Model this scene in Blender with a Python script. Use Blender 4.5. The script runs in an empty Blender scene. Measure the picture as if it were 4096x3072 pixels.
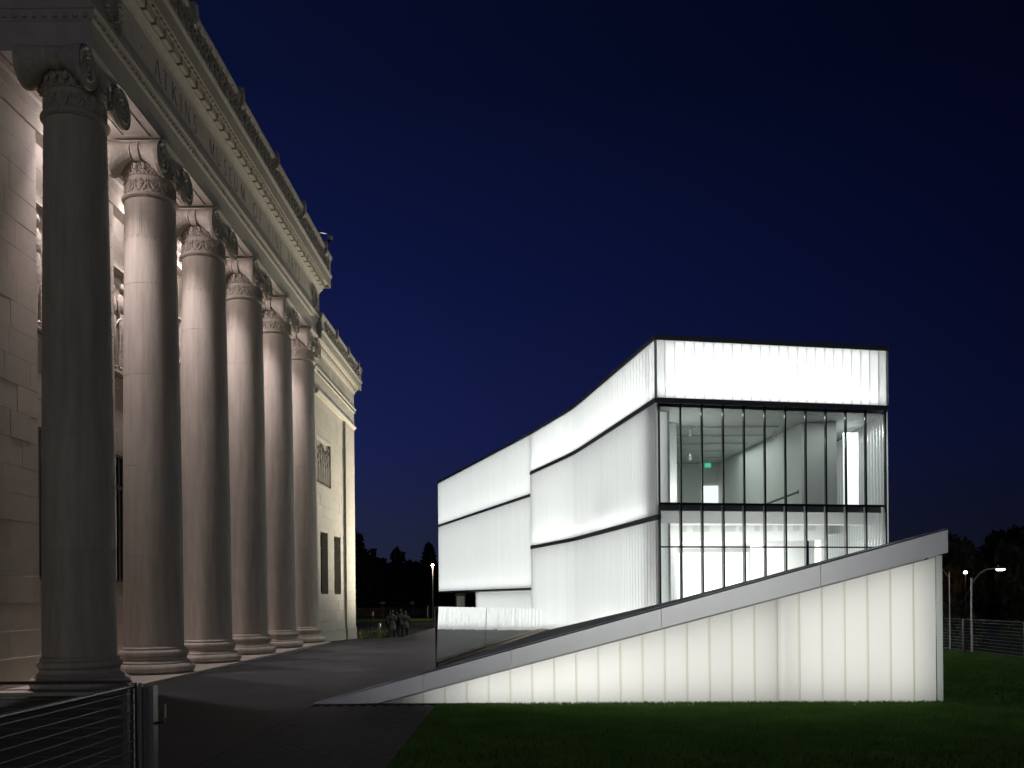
import bpy, bmesh, math, random
import numpy as np
from mathutils import Vector, Matrix

rng = random.Random(7)
PI = math.pi
SC = bpy.context.scene
COL = SC.collection

# ------------------------------------------------------------------ camera
cam_data = bpy.data.cameras.new('camera')
cam = bpy.data.objects.new('camera', cam_data)
COL.objects.link(cam)
FPX, PPX, PPY, ROLL = 3700.0, 2087.5, 2390.3, 0.0088     # shift lens, measured in 4096 px
cam.location = (0, 0, 1.9)
cam.rotation_euler = (Matrix.Rotation(PI / 2, 3, 'X') @ Matrix.Rotation(-ROLL, 3, 'Z')).to_euler()
cam_data.sensor_width = 36
cam_data.lens = 36 * FPX / 4096
cam_data.shift_x = -(PPX - 2048) / 4096
cam_data.shift_y = (PPY - 1536) / 4096
cam_data.clip_start = 0.1
cam_data.clip_end = 2000
SC.camera = cam

# ------------------------------------------------------------------ night sky
W = bpy.data.worlds.new('World')
SC.world = W
W.use_nodes = True
nt = W.node_tree
nt.nodes.clear()


def node(tree, typ, **kw):
    n = tree.nodes.new(typ)
    for k, v in kw.items():
        setattr(n, k, v)
    return n


tc = node(nt, 'ShaderNodeTexCoord')
sep = node(nt, 'ShaderNodeSeparateXYZ')
nt.links.new(tc.outputs['Generated'], sep.inputs[0])
ramp = node(nt, 'ShaderNodeValToRGB')          # last blue of dusk, by elevation
ramp.color_ramp.elements[0].position = 0.0
ramp.color_ramp.elements[0].color = (0.0160, 0.0182, 0.0350, 1)
ramp.color_ramp.elements[1].position = 0.75
ramp.color_ramp.elements[1].color = (0.0014, 0.0030, 0.0110, 1)
for p, c in ((0.07, (0.0128, 0.0165, 0.0460)), (0.16, (0.0084, 0.0128, 0.0680)), (0.32, (0.0044, 0.0078, 0.0500)), (0.48, (0.0024, 0.0045, 0.0250))):
    el = ramp.color_ramp.elements.new(p)
    el.color = (*c, 1)
nt.links.new(sep.outputs['Z'], ramp.inputs[0])
azi = node(nt, 'ShaderNodeMapRange')           # the sun went down on the left
azi.inputs['From Min'].default_value = -0.42
azi.inputs['From Max'].default_value = 0.46
azi.inputs['To Min'].default_value = 1.28
azi.inputs['To Max'].default_value = 0.34
nt.links.new(sep.outputs['X'], azi.inputs[0])
mul = node(nt, 'ShaderNodeVectorMath', operation='SCALE')
nt.links.new(ramp.outputs[0], mul.inputs[0])
nt.links.new(azi.outputs[0], mul.inputs['Scale'])
bg = node(nt, 'ShaderNodeBackground')
bg.inputs['Strength'].default_value = 1.0
wo = node(nt, 'ShaderNodeOutputWorld')
nt.links.new(mul.outputs[0], bg.inputs[0])
nt.links.new(bg.outputs[0], wo.inputs[0])

SC.view_settings.view_transform = 'Standard'
SC.view_settings.look = 'None'
SC.view_settings.exposure = 0
SC.view_settings.gamma = 1
SC.view_settings.use_curve_mapping = False
SC.render.engine = 'CYCLES'
cy = SC.cycles
cy.use_denoising = True
cy.max_bounces = 10
cy.diffuse_bounces = 5
cy.glossy_bounces = 4
cy.transmission_bounces = 6
cy.transparent_max_bounces = 24
cy.sample_clamp_indirect = 4
cy.caustics_reflective = False
cy.caustics_refractive = False


# ------------------------------------------------------------------ materials
MAT = {}


def new_mat(name):
    m = bpy.data.materials.new(name)
    m.use_nodes = True
    MAT[name] = m
    return m, m.node_tree, m.node_tree.nodes['Principled BSDF']


def simple(name, col, rough=0.6, metal=0.0, noise=0.0, scale=6.0, bump=0.0, bscale=40.0, rand=0.0, stretch=None, spec=0.5):
    """Principled surface: base colour broken up by noise, optional per-object tone and fine bump."""
    m, t, b = new_mat(name)
    b.inputs['Roughness'].default_value = rough
    b.inputs['Metallic'].default_value = metal
    b.inputs['Specular IOR Level'].default_value = spec
    b.inputs['Base Color'].default_value = (*col, 1)
    tcn = node(t, 'ShaderNodeTexCoord')
    src = tcn.outputs['Object']
    if stretch:
        mp = node(t, 'ShaderNodeMapping')
        mp.inputs['Scale'].default_value = stretch
        t.links.new(src, mp.inputs[0])
        src = mp.outputs[0]
    cur = None
    if noise:
        n = node(t, 'ShaderNodeTexNoise')
        n.inputs['Scale'].default_value = scale
        n.inputs['Detail'].default_value = 6
        n.inputs['Roughness'].default_value = 0.65
        t.links.new(src, n.inputs['Vector'])
        mr = node(t, 'ShaderNodeMapRange')
        mr.inputs['From Min'].default_value = 0.3
        mr.inputs['From Max'].default_value = 0.7
        mr.inputs['To Min'].default_value = 1 - noise
        mr.inputs['To Max'].default_value = 1 + noise
        t.links.new(n.outputs[0], mr.inputs[0])
        cur = mr.outputs[0]
    if rand:
        oi = node(t, 'ShaderNodeObjectInfo')
        mr2 = node(t, 'ShaderNodeMapRange')
        mr2.inputs['To Min'].default_value = 1 - rand
        mr2.inputs['To Max'].default_value = 1 + rand
        t.links.new(oi.outputs['Random'], mr2.inputs[0])
        if cur is None:
            cur = mr2.outputs[0]
        else:
            mm = node(t, 'ShaderNodeMath', operation='MULTIPLY')
            t.links.new(cur, mm.inputs[0])
            t.links.new(mr2.outputs[0], mm.inputs[1])
            cur = mm.outputs[0]
    if cur is not None:
        sc = node(t, 'ShaderNodeVectorMath', operation='SCALE')
        sc.inputs[0].default_value = col
        t.links.new(cur, sc.inputs['Scale'])
        t.links.new(sc.outputs[0], b.inputs['Base Color'])
    if bump:
        n2 = node(t, 'ShaderNodeTexNoise')
        n2.inputs['Scale'].default_value = bscale
        n2.inputs['Detail'].default_value = 5
        t.links.new(src, n2.inputs['Vector'])
        bp = node(t, 'ShaderNodeBump')
        bp.inputs['Strength'].default_value = bump
        bp.inputs['Distance'].default_value = 0.02
        t.links.new(n2.outputs[0], bp.inputs['Height'])
        t.links.new(bp.outputs[0], b.inputs['Normal'])
    return m


def emissive(name, col, strength):
    m, t, b = new_mat(name)
    b.inputs['Base Color'].default_value = (*col, 1)
    b.inputs['Emission Color'].default_value = (*col, 1)
    b.inputs['Emission Strength'].default_value = strength
    return m


STONE = (0.44, 0.40, 0.335)
simple('limestone', STONE, 0.85, noise=0.10, scale=3.0, bump=0.25, bscale=30, rand=0.02)
simple('limestone_block', STONE, 0.85, noise=0.07, scale=4.0, bump=0.25, bscale=30, rand=0.06)
simple('limestone_column', (0.43, 0.39, 0.33), 0.85, noise=0.19, scale=2.6, bump=0.3, bscale=16, rand=0.05, stretch=(1.8, 1.8, 0.22))
simple('limestone_carved', (0.42, 0.38, 0.32), 0.9, noise=0.16, scale=9.0, bump=0.9, bscale=11, rand=0.03)
simple('mortar', (0.30, 0.265, 0.21), 0.95, noise=0.1, scale=8)
simple('letter_shade', (0.075, 0.066, 0.054), 0.95, noise=0.2, scale=9)  # dark colour stands in for the shade inside cut letters
simple('bronze_frame', (0.028, 0.026, 0.024), 0.45, metal=0.4)
simple('dark_trim', (0.17, 0.19, 0.195), 0.42, metal=0.2, noise=0.08, scale=2)
simple('mullion_black', (0.02, 0.026, 0.027), 0.4, metal=0.3)
simple('mullion_fin', (0.30, 0.305, 0.305), 0.45, metal=0.1)
simple('white_paint', (0.80, 0.80, 0.79), 0.6, noise=0.02, scale=2)
simple('gallery_wall', (0.62, 0.64, 0.62), 0.7, noise=0.03, scale=1.5)
simple('gallery_ceiling', (0.55, 0.57, 0.56), 0.5, noise=0.06, scale=1.2)
simple('gallery_floor', (0.35, 0.34, 0.32), 0.35, noise=0.1, scale=2)
simple('vent_grey', (0.64, 0.64, 0.64), 0.7)
simple('rail_dark', (0.06, 0.06, 0.06), 0.5)
simple('coping_metal', (0.82, 0.82, 0.83), 0.34, metal=0.9, noise=0.03, scale=0.8, rand=0.02)
simple('paved_slope', (0.075, 0.075, 0.072), 0.6, noise=0.25, scale=3, bump=0.4, bscale=12, stretch=(0.6, 2.5, 1))
simple('stainless', (0.17, 0.17, 0.165), 0.38, metal=1.0, noise=0.05, scale=4)
simple('galvanised', (0.46, 0.47, 0.48), 0.45, metal=0.7, noise=0.1, scale=5)
simple('sign_red', (0.62, 0.035, 0.025), 0.5)
simple('sign_white', (0.78, 0.78, 0.76), 0.5)
simple('pole_grey', (0.20, 0.19, 0.18), 0.6, noise=0.1)
simple('pole_wood', (0.07, 0.055, 0.04), 0.85, noise=0.2)
simple('bronze_statue', (0.019, 0.019, 0.019), 0.42, metal=0.2, noise=0.25, scale=6, bump=0.5, bscale=14)
simple('asphalt', (0.035, 0.035, 0.037), 0.9, noise=0.2, scale=0.7, bump=0.3, bscale=40, spec=0.1)
simple('kerb_concrete', (0.25, 0.25, 0.24), 0.85, noise=0.15)
simple('curb_sandstone', (0.34, 0.30, 0.20), 0.85, noise=0.2, rand=0.15)
simple('rubble_wall', (0.14, 0.11, 0.085), 0.9, noise=0.4, scale=5, bump=1.0, bscale=5)
simple('earth', (0.03, 0.028, 0.022), 0.95, noise=0.3, scale=1.5, spec=0.05)
simple('lawn_soil', (0.055, 0.110, 0.022), 0.95, noise=0.3, scale=8, bump=0.6, bscale=60, spec=0.05)
simple('leaf_litter', (0.045, 0.030, 0.016), 0.95, noise=0.5, scale=20, bump=0.8, bscale=30, spec=0.05)
simple('bark', (0.05, 0.04, 0.032), 0.9, noise=0.3)
simple('leaf_dark', (0.030, 0.042, 0.018), 0.7, noise=0.3, scale=1.2)
simple('leaf_mid', (0.045, 0.058, 0.024), 0.7, noise=0.3, scale=1.2)
simple('leaf_autumn', (0.17, 0.105, 0.022), 0.7, noise=0.3, scale=1.2)
simple('leaf_shrub', (0.08, 0.15, 0.035), 0.6, noise=0.3, scale=4)
simple('petal_orange', (0.75, 0.34, 0.05), 0.6, noise=0.2)
simple('house_brick', (0.06, 0.045, 0.04), 0.9)
simple('camera_white', (0.55, 0.56, 0.58), 0.4)
simple('dome_black', (0.02, 0.02, 0.025), 0.15)
simple('paver', (0.036, 0.036, 0.037), 0.7, noise=0.2, scale=10, bump=0.3, bscale=30, rand=0.12)
simple('red_marker', (0.30, 0.05, 0.04), 0.6)
emissive('lamp_warm', (1.0, 0.72, 0.40), 9.0)
emissive('lamp_white', (1.0, 0.90, 0.72), 7.0)
emissive('exit_green', (0.03, 0.62, 0.36), 0.8)
emissive('luminous_wall', (0.97, 1.0, 1.0), 0.95)
emissive('far_glow', (1.0, 1.0, 0.98), 2.1)


def plaza_mat():
    """Dark honed slate: broad pale and dark drifts, slightly polished."""
    m, t, b = new_mat('plaza_slate')
    tcn = node(t, 'ShaderNodeTexCoord')
    mp = node(t, 'ShaderNodeMapping')
    mp.inputs['Scale'].default_value = (0.35, 0.9, 1)
    t.links.new(tcn.outputs['Object'], mp.inputs[0])
    n = node(t, 'ShaderNodeTexNoise')
    n.inputs['Scale'].default_value = 0.9
    n.inputs['Detail'].default_value = 8
    n.inputs['Roughness'].default_value = 0.6
    t.links.new(mp.outputs[0], n.inputs[0])
    r = node(t, 'ShaderNodeValToRGB')
    r.color_ramp.elements[0].position = 0.3
    r.color_ramp.elements[0].color = (0.022, 0.024, 0.027, 1)
    r.color_ramp.elements[1].position = 0.72
    r.color_ramp.elements[1].color = (0.048, 0.051, 0.056, 1)
    t.links.new(n.outputs[0], r.inputs[0])
    br = node(t, 'ShaderNodeTexBrick')
    br.inputs['Scale'].default_value = 1.0
    br.inputs['Brick Width'].default_value = 0.9
    br.inputs['Row Height'].default_value = 0.45
    br.inputs['Mortar Size'].default_value = 0.007
    br.inputs['Color1'].default_value = (1, 1, 1, 1)
    br.inputs['Color2'].default_value = (0.86, 0.86, 0.86, 1)
    br.inputs['Mortar'].default_value = (0.6, 0.6, 0.6, 1)
    t.links.new(tcn.outputs['Object'], br.inputs[0])
    mx = node(t, 'ShaderNodeMix', data_type='RGBA', blend_type='MULTIPLY')
    mx.inputs['Factor'].default_value = 1
    t.links.new(r.outputs[0], mx.inputs['A'])
    t.links.new(br.outputs[0], mx.inputs['B'])
    t.links.new(mx.outputs['Result'], b.inputs['Base Color'])
    b.inputs['Roughness'].default_value = 0.6
    b.inputs['Specular IOR Level'].default_value = 0.22
    n2 = node(t, 'ShaderNodeTexNoise')
    n2.inputs['Scale'].default_value = 7
    n2.inputs['Detail'].default_value = 5
    t.links.new(tcn.outputs['Object'], n2.inputs[0])
    bp = node(t, 'ShaderNodeBump')
    bp.inputs['Strength'].default_value = 0.35
    bp.inputs['Distance'].default_value = 0.02
    t.links.new(n2.outputs[0], bp.inputs['Height'])
    t.links.new(bp.outputs[0], b.inputs['Normal'])


plaza_mat()


def channel_glass(name, tint, trans=0.62, emit=0.0, ecol=(1, 1, 1)):
    """Etched glass plank: diffuses the lamps of the cavity behind it."""
    m, t, b = new_mat(name)
    t.nodes.remove(b)
    out = t.nodes['Material Output']
    oi = node(t, 'ShaderNodeObjectInfo')
    mr = node(t, 'ShaderNodeMapRange')
    mr.inputs['To Min'].default_value = 0.955
    mr.inputs['To Max'].default_value = 1.0
    t.links.new(oi.outputs['Random'], mr.inputs[0])
    sc = node(t, 'ShaderNodeVectorMath', operation='SCALE')
    sc.inputs[0].default_value = tint
    t.links.new(mr.outputs[0], sc.inputs['Scale'])
    tr = node(t, 'ShaderNodeBsdfTranslucent')
    t.links.new(sc.outputs[0], tr.inputs[0])
    df = node(t, 'ShaderNodeBsdfDiffuse')
    df.inputs[0].default_value = (*[0.75 * c for c in tint], 1)
    mx = node(t, 'ShaderNodeMixShader')
    mx.inputs[0].default_value = trans
    t.links.new(df.outputs[0], mx.inputs[1])
    t.links.new(tr.outputs[0], mx.inputs[2])
    gl = node(t, 'ShaderNodeBsdfGlossy')
    gl.inputs['Roughness'].default_value = 0.25
    fr = node(t, 'ShaderNodeFresnel')
    fr.inputs[0].default_value = 1.4
    mx2 = node(t, 'ShaderNodeMixShader')
    t.links.new(fr.outputs[0], mx2.inputs[0])
    t.links.new(mx.outputs[0], mx2.inputs[1])
    t.links.new(gl.outputs[0], mx2.inputs[2])
    last = mx2.outputs[0]
    if emit:
        em = node(t, 'ShaderNodeEmission')
        em.inputs[1].default_value = emit
        em.inputs[0].default_value = (*ecol, 1)
        ad = node(t, 'ShaderNodeAddShader')
        t.links.new(last, ad.inputs[0])
        t.links.new(em.outputs[0], ad.inputs[1])
        last = ad.outputs[0]
    t.links.new(last, out.inputs[0])
    return m


channel_glass('glass_channel', (0.97, 0.985, 0.975), 0.62, 0.07, (0.97, 1.0, 0.99))
channel_glass('glass_seal', (0.80, 0.86, 0.82), 0.55)
channel_glass('wedge_glass', (0.97, 0.97, 0.93), 0.62)
channel_glass('wedge_seal', (0.90, 0.91, 0.74), 0.58)


def pane_mat(name, tint=(0.93, 0.96, 0.95), ior=1.45):
    m, t, b = new_mat(name)
    t.nodes.remove(b)
    out = t.nodes['Material Output']
    tr = node(t, 'ShaderNodeBsdfTransparent')
    tr.inputs[0].default_value = (*tint, 1)
    gl = node(t, 'ShaderNodeBsdfGlossy')
    gl.inputs['Roughness'].default_value = 0.02
    fr = node(t, 'ShaderNodeFresnel')
    fr.inputs[0].default_value = ior
    mx = node(t, 'ShaderNodeMixShader')
    t.links.new(fr.outputs[0], mx.inputs[0])
    t.links.new(tr.outputs[0], mx.inputs[1])
    t.links.new(gl.outputs[0], mx.inputs[2])
    t.links.new(mx.outputs[0], out.inputs[0])


pane_mat('window_glass')
m_, t_, b_ = new_mat('dark_glass')
b_.inputs['Base Color'].default_value = (0.012, 0.014, 0.016, 1)
b_.inputs['Roughness'].default_value = 0.08
m_, t_, b_ = new_mat('mirror_steel')
b_.inputs['Base Color'].default_value = (0.80, 0.80, 0.80, 1)
b_.inputs['Metallic'].default_value = 1
b_.inputs['Roughness'].default_value = 0.03
tcn_ = node(t_, 'ShaderNodeTexCoord')
nz_ = node(t_, 'ShaderNodeTexNoise')
nz_.inputs['Scale'].default_value = 0.55
nz_.inputs['Detail'].default_value = 2
t_.links.new(tcn_.outputs['Object'], nz_.inputs[0])
bp_ = node(t_, 'ShaderNodeBump')
bp_.inputs['Strength'].default_value = 0.25
bp_.inputs['Distance'].default_value = 0.02
t_.links.new(nz_.outputs[0], bp_.inputs['Height'])
t_.links.new(bp_.outputs[0], b_.inputs['Normal'])


def grass_mat():
    m, t, b = new_mat('grass_blade')
    oi = node(t, 'ShaderNodeTexCoord')
    n = node(t, 'ShaderNodeTexNoise')
    n.inputs['Scale'].default_value = 1.3
    n.inputs['Detail'].default_value = 5
    t.links.new(oi.outputs['Object'], n.inputs[0])
    r = node(t, 'ShaderNodeValToRGB')
    r.color_ramp.elements[0].position = 0.3
    r.color_ramp.elements[0].color = (0.100, 0.220, 0.044, 1)
    r.color_ramp.elements[1].position = 0.75
    r.color_ramp.elements[1].color = (0.185, 0.325, 0.082, 1)
    t.links.new(n.outputs[0], r.inputs[0])
    t.links.new(r.outputs[0], b.inputs['Base Color'])
    b.inputs['Roughness'].default_value = 0.7
    b.inputs['Specular IOR Level'].default_value = 0.08
    tl = node(t, 'ShaderNodeBsdfTranslucent')
    t.links.new(r.outputs[0], tl.inputs[0])
    mx = node(t, 'ShaderNodeMixShader')
    mx.inputs[0].default_value = 0.5
    t.links.new(b.outputs[0], mx.inputs[1])
    t.links.new(tl.outputs[0], mx.inputs[2])
    t.links.new(mx.outputs[0], t.nodes['Material Output'].inputs[0])


grass_mat()


# ------------------------------------------------------------------ mesh helpers
class MB:
    def __init__(self):
        self.v, self.f = [], []

    def add(self, vs, fs):
        o = len(self.v)
        self.v.extend([tuple(p) for p in vs])
        self.f.extend([tuple(i + o for i in q) for q in fs])

    def box(self, x0, x1, y0, y1, z0, z1):
        self.add([(x0, y0, z0), (x1, y0, z0), (x1, y1, z0), (x0, y1, z0), (x0, y0, z1), (x1, y0, z1), (x1, y1, z1), (x0, y1, z1)],
                 [(0, 3, 2, 1), (4, 5, 6, 7), (0, 1, 5, 4), (1, 2, 6, 5), (2, 3, 7, 6), (3, 0, 4, 7)])
        return self

    def hexa(self, bottom, top):
        self.add(list(bottom) + list(top), [(0, 3, 2, 1), (4, 5, 6, 7), (0, 1, 5, 4), (1, 2, 6, 5), (2, 3, 7, 6), (3, 0, 4, 7)])
        return self

    def loft(self, rings, caps=True):
        n = len(rings[0])
        vs = [p for r in rings for p in r]
        fs = []
        for k in range(len(rings) - 1):
            for i in range(n):
                j = (i + 1) % n
                fs.append((k * n + i, k * n + j, (k + 1) * n + j, (k + 1) * n + i))
        if caps:
            fs.append(tuple(reversed(range(n))))
            fs.append(tuple((len(rings) - 1) * n + i for i in range(n)))
        self.add(vs, fs)
        return self

    def lathe(self, prof, seg=32, cx=0, cy=0, caps=True):
        self.loft([[(cx + r * math.cos(2 * PI * i / seg), cy + r * math.sin(2 * PI * i / seg), z) for i in range(seg)] for r, z in prof], caps)
        return self

    def lathe_x(self, prof, cy, cz, seg=24):
        self.loft([[(x, cy + r * math.cos(2 * PI * i / seg), cz + r * math.sin(2 * PI * i / seg)) for i in range(seg)] for r, x in prof])
        return self

    def tube(self, pts, rad, seg=8, caps=True):
        rings = []
        n = len(pts)
        pts = [Vector(p) for p in pts]
        for k, p in enumerate(pts):
            d = (pts[min(k + 1, n - 1)] - pts[max(k - 1, 0)]).normalized()
            ref = Vector((0, 0, 1)) if abs(d.z) < 0.9 else Vector((1, 0, 0))
            a = d.cross(ref).normalized()
            b = d.cross(a)
            r = rad[k] if isinstance(rad, (list, tuple)) else rad
            rings.append([p + a * (r * math.cos(2 * PI * i / seg)) + b * (r * math.sin(2 * PI * i / seg)) for i in range(seg)])
        self.loft(rings, caps)
        return self

    def blob(self, c, r, seg=8, rings=5):
        rr = []
        for k in range(1, rings):
            th = PI * k / rings
            rr.append([(c[0] + r[0] * math.sin(th) * math.cos(2 * PI * i / seg), c[1] + r[1] * math.sin(th) * math.sin(2 * PI * i / seg), c[2] - r[2] * math.cos(th)) for i in range(seg)])
        self.loft(rr)
        return self

    def sweep(self, path, prof):
        """profile (e, z) swept along a plan polyline; e is outward to the right of travel, corners mitred"""
        n = len(path)
        rings = []
        for k in range(n):
            p = Vector(path[k])
            nr = []
            if k > 0:
                d = (p - Vector(path[k - 1])).normalized()
                nr.append(Vector((d.y, -d.x)))
            if k < n - 1:
                d = (Vector(path[k + 1]) - p).normalized()
                nr.append(Vector((d.y, -d.x)))
            if len(nr) == 2:
                m = (nr[0] + nr[1]).normalized()
                m = m / max(0.3, m.dot(nr[0]))
            else:
                m = nr[0]
            rings.append([(p.x + m.x * e, p.y + m.y * e, z) for e, z in prof])
        self.loft(rings)
        return self

    def mesh(self, name, smooth=False, fix=True):
        me = bpy.data.meshes.new(name)
        me.from_pydata(self.v, [], self.f)
        if fix:
            bm = bmesh.new()
            bm.from_mesh(me)
            bmesh.ops.recalc_face_normals(bm, faces=bm.faces)
            bm.to_mesh(me)
            bm.free()
        if smooth:
            for p in me.polygons:
                p.use_smooth = True
            try:
                me.set_sharp_from_angle(angle=math.radians(38))
            except Exception:
                pass
        return me

    def build(self, name, mat, parent=None, smooth=False, fix=True, kind=None):
        """link as one object; vertices are in world coordinates, the parent chain only shifts the origin"""
        me = self.mesh(name, smooth, fix)
        me.materials.append(MAT[mat])
        return link(name, me, parent, kind=kind)


WORLD_OFF = {}


def link(name, me, parent=None, loc=None, kind=None):
    """loc None: mesh is in world coordinates. Otherwise loc is a world position of the origin."""
    o = bpy.data.objects.new(name, me)
    COL.objects.link(o)
    po = WORLD_OFF.get(parent.name, Vector((0, 0, 0))) if parent else Vector((0, 0, 0))
    if parent:
        o.parent = parent
    wl = Vector(loc) if loc is not None else Vector((0, 0, 0))
    o.location = wl - po
    WORLD_OFF[o.name] = wl
    if kind:
        o['kind'] = kind
    return o


def tag(o, label=None, cat=None, group=None, kind=None):
    if label:
        o['label'] = label
    if cat:
        o['category'] = cat
    if group:
        o['group'] = group
    if kind:
        o['kind'] = kind
    return o


def thing(name, loc, label, cat, group=None):
    o = bpy.data.objects.new(name, None)
    COL.objects.link(o)
    o.location = loc
    o.empty_display_size = 0.2
    WORLD_OFF[o.name] = Vector(loc)
    return tag(o, label, cat, group)


def sub(name, parent, loc):
    """an empty part that only groups its own sub-parts, placed at a world location"""
    o = bpy.data.objects.new(name, None)
    COL.objects.link(o)
    o.parent = parent
    o.location = Vector(loc) - WORLD_OFF[parent.name]
    WORLD_OFF[o.name] = Vector(loc)
    return o


def shared(name, me, parent, loc, rz=0.0, mat=None):
    o = link(name, me, parent, loc)
    o.rotation_euler = (0, 0, rz)
    return o


def area(name, loc, rot, sx, sy, power, col=(1, 1, 1), spread=PI):
    l = bpy.data.lights.new(name, 'AREA')
    l.shape = 'RECTANGLE'
    l.size, l.size_y = sx, sy
    l.energy = power
    l.color = col
    l.spread = spread
    o = bpy.data.objects.new(name, l)
    COL.objects.link(o)
    o.location = loc
    o.rotation_euler = rot
    return o


# ================================================================== SETTING: ground
def sheet(name, pts, mat, kind='structure'):
    mb = MB()
    mb.add(pts, [tuple(range(len(pts)))])
    o = mb.build(name, mat)
    return tag(o, kind=kind)


sheet('terrain', [(-700, -300, -2.4), (700, -300, -2.4), (700, 900, -2.4), (-700, 900, -2.4)], 'earth')
# plaza: flat, then falling slightly to its far edge; a solid 0.4 m slab
mb = MB()
for (x0, x1, y0, y1, za, zb) in ((-60, -3.75, -40, 40.4, 0, 0), (-3.75, 7.5, 16.7, 40.4, 0, 0), (-60, -6.0, 40.4, 51.0, 0, -0.26), (-6.0, 16.5, 40.4, 90, 0, -0.26)):
    mb.hexa([(x0, y0, za - 0.4), (x1, y0, za - 0.4), (x1, y1, zb - 0.4), (x0, y1, zb - 0.4)], [(x0, y0, za), (x1, y0, za), (x1, y1, zb), (x0, y1, zb)])
tag(mb.build('plaza', 'plaza_slate'), kind='structure')
sheet('road', [(-90, 50.5, -0.70), (0.0, 50.5, -0.70), (0.0, 100, -0.62), (-90, 100, -0.62)], 'asphalt')
mb = MB()
mb.box(-90, -2.0, 100, 170, -1.2, -0.50)
tag(mb.build('verge', 'lawn_soil'), kind='structure')
mb = MB()
for k in range(20):
    mb.box(-70 + 3.0 * k, -70 + 3.0 * k + 2.97, 99.7, 99.98, -0.9, -0.48)
tag(mb.build('road_kerb', 'kerb_concrete'), kind='structure')
mb = MB()
mb.sweep([(-19, 55.6), (-9.6, 55.6), (-9.6, 66.0)], [(0, -0.9), (0.16, -0.9), (0.16, -0.56), (0, -0.56)])
tag(mb.build('island_kerb', 'kerb_concrete'), kind='structure')
# lawn slab with a bank behind the cable fence
mb = MB()
mb.box(-1.55, 14.7, -30, 15.998, -0.5, -0.012)
mb.box(7.505, 14.7, 16.0, 48, -0.5, -0.012)
tag(mb.build('lawn', 'lawn_soil'), kind='structure')
mb = MB()
mb.hexa([(14.7, -30, -3), (30, -30, -3), (30, 70, -3), (14.7, 70, -3)], [(14.7, -30, -0.03), (30, -30, -2.1), (30, 70, -2.1), (14.7, 70, -0.03)])
tag(mb.build('bank', 'leaf_litter'), kind='structure')
sheet('lower_street', [(30, -100, -2.08), (120, -100, -2.08), (120, 200, -2.08), (30, 200, -2.08)], 'asphalt')

# walkway of narrow pavers between plaza and lawn
mb = MB()
mb.box(-3.745, -1.555, -30, 16.70, -0.4, -0.035)
walk = mb.build('walkway', 'earth')
tag(walk, kind='structure')
pv = MB().box(-0.0505, 0.0505, -0.1495, 0.1495, -0.05, 0.0).mesh('paver')
pv.materials.append(MAT['paver'])
slots = []
nx, ny = 21, 60
for j in range(ny):
    for i in range(nx):
        x = -3.745 + 0.052 + i * 0.1043
        y = 9.3 + j * 0.3035 + (0.15 if i % 2 else 0)
        if y < 16.5:
            slots.append((x, y))
slots.sort(key=lambda s: s[1])
for (x, y) in slots[:300]:
    shared('paver', pv, walk, (x, y, rng.uniform(-0.009, -0.003)))
mb = MB()
for (x, y) in slots[300:]:
    z = rng.uniform(-0.009, -0.003)
    mb.box(x - 0.0505, x + 0.0505, y - 0.1495, y + 0.1495, -0.05, z)
for (x, y) in [(-3.745 + 0.052 + i * 0.1043, 9.0 - j * 0.3035 + (0.15 if i % 2 else 0)) for i in range(nx) for j in range(10)]:
    mb.box(x - 0.0505, x + 0.0505, y - 0.1495, y + 0.1495, -0.05, rng.uniform(-0.009, -0.003))
mb.build('pavers_beyond', 'paver', walk, kind='stuff')

# ================================================================== MUSEUM
AF = 8.85                       # face of the portico entablature
YS, YE = 19.25, 40.9            # its ends
CX, CY1, CS = -9.415, 19.695, 3.966
museum = thing('museum_building', (-12, 30, 0), 'classical limestone museum with six tall Ionic columns and an engraved frieze', 'museum')

# masses behind the visible faces
mb = MB()
mb.box(-40, -11.45, 15, 49, -1, 13.3)
mb.box(-40, -9.9, 19.9, 40.3, 14.3, 16.3)
mb.box(-40, -9.35, 41.0, 49.8, -1, 2.1)
mb.box(-40, -9.35, 41.0, 49.8, 5.05, 13.6)
mb.box(-40, -9.35, 41.0, 41.85, 2.1, 5.05)
mb.box(-40, -9.35, 43.55, 44.9, 2.1, 5.05)
mb.box(-40, -9.35, 46.62, 49.8, 2.1, 5.05)
mb.box(-40, -9.6, 41.0, 49.8, 2.1, 5.05)
mb.box(-11.6, -9.12, 40.5, 41.0, -1, 13.0)
mb.build('wall_core', 'mortar', museum)

stylo = MB().box(-11.3, -8.373, 18.62, 40.4, -0.3, 0.07).build('stylobate', 'limestone', museum)

# ---- portico rear wall: piers and recessed bays
PIER = [(CY1 + CS * i - 1.22, CY1 + CS * i + 1.22) for i in range(6)]
bay = [(PIER[i][1], PIER[i + 1][0]) for i in range(5)]
mb = MB()
for (a, b) in PIER:
    mb.box(-11.5, -10.915, max(a, 15.0) if a > 19 else 15.0, b, 0.07, 13.3)
mb.build('pier_core', 'mortar', museum)
mb = MB()
for (a, b) in PIER:
    a = 15.0 if a < 19 else a
    mb.box(-11.4, -10.84, a - 0.03, b + 0.03, 0.07, 0.69)
for (a, b) in bay:
    mb.box(-11.4, -11.14, a + 0.03, b - 0.03, 0.07, 0.69)
mb.build('wall_plinth', 'limestone', museum)
# upper architrave of the wall
mb = MB()
mb.sweep([(-10.90, 15.0), (-10.90, 40.4)], [(-0.6, 12.55), (0.05, 12.55), (0.05, 12.85), (0.10, 12.87), (0.10, 13.12), (0.16, 13.16), (0.16, 13.30), (-0.6, 13.30)])
mb.build('wall_cornice', 'limestone', museum)


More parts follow.
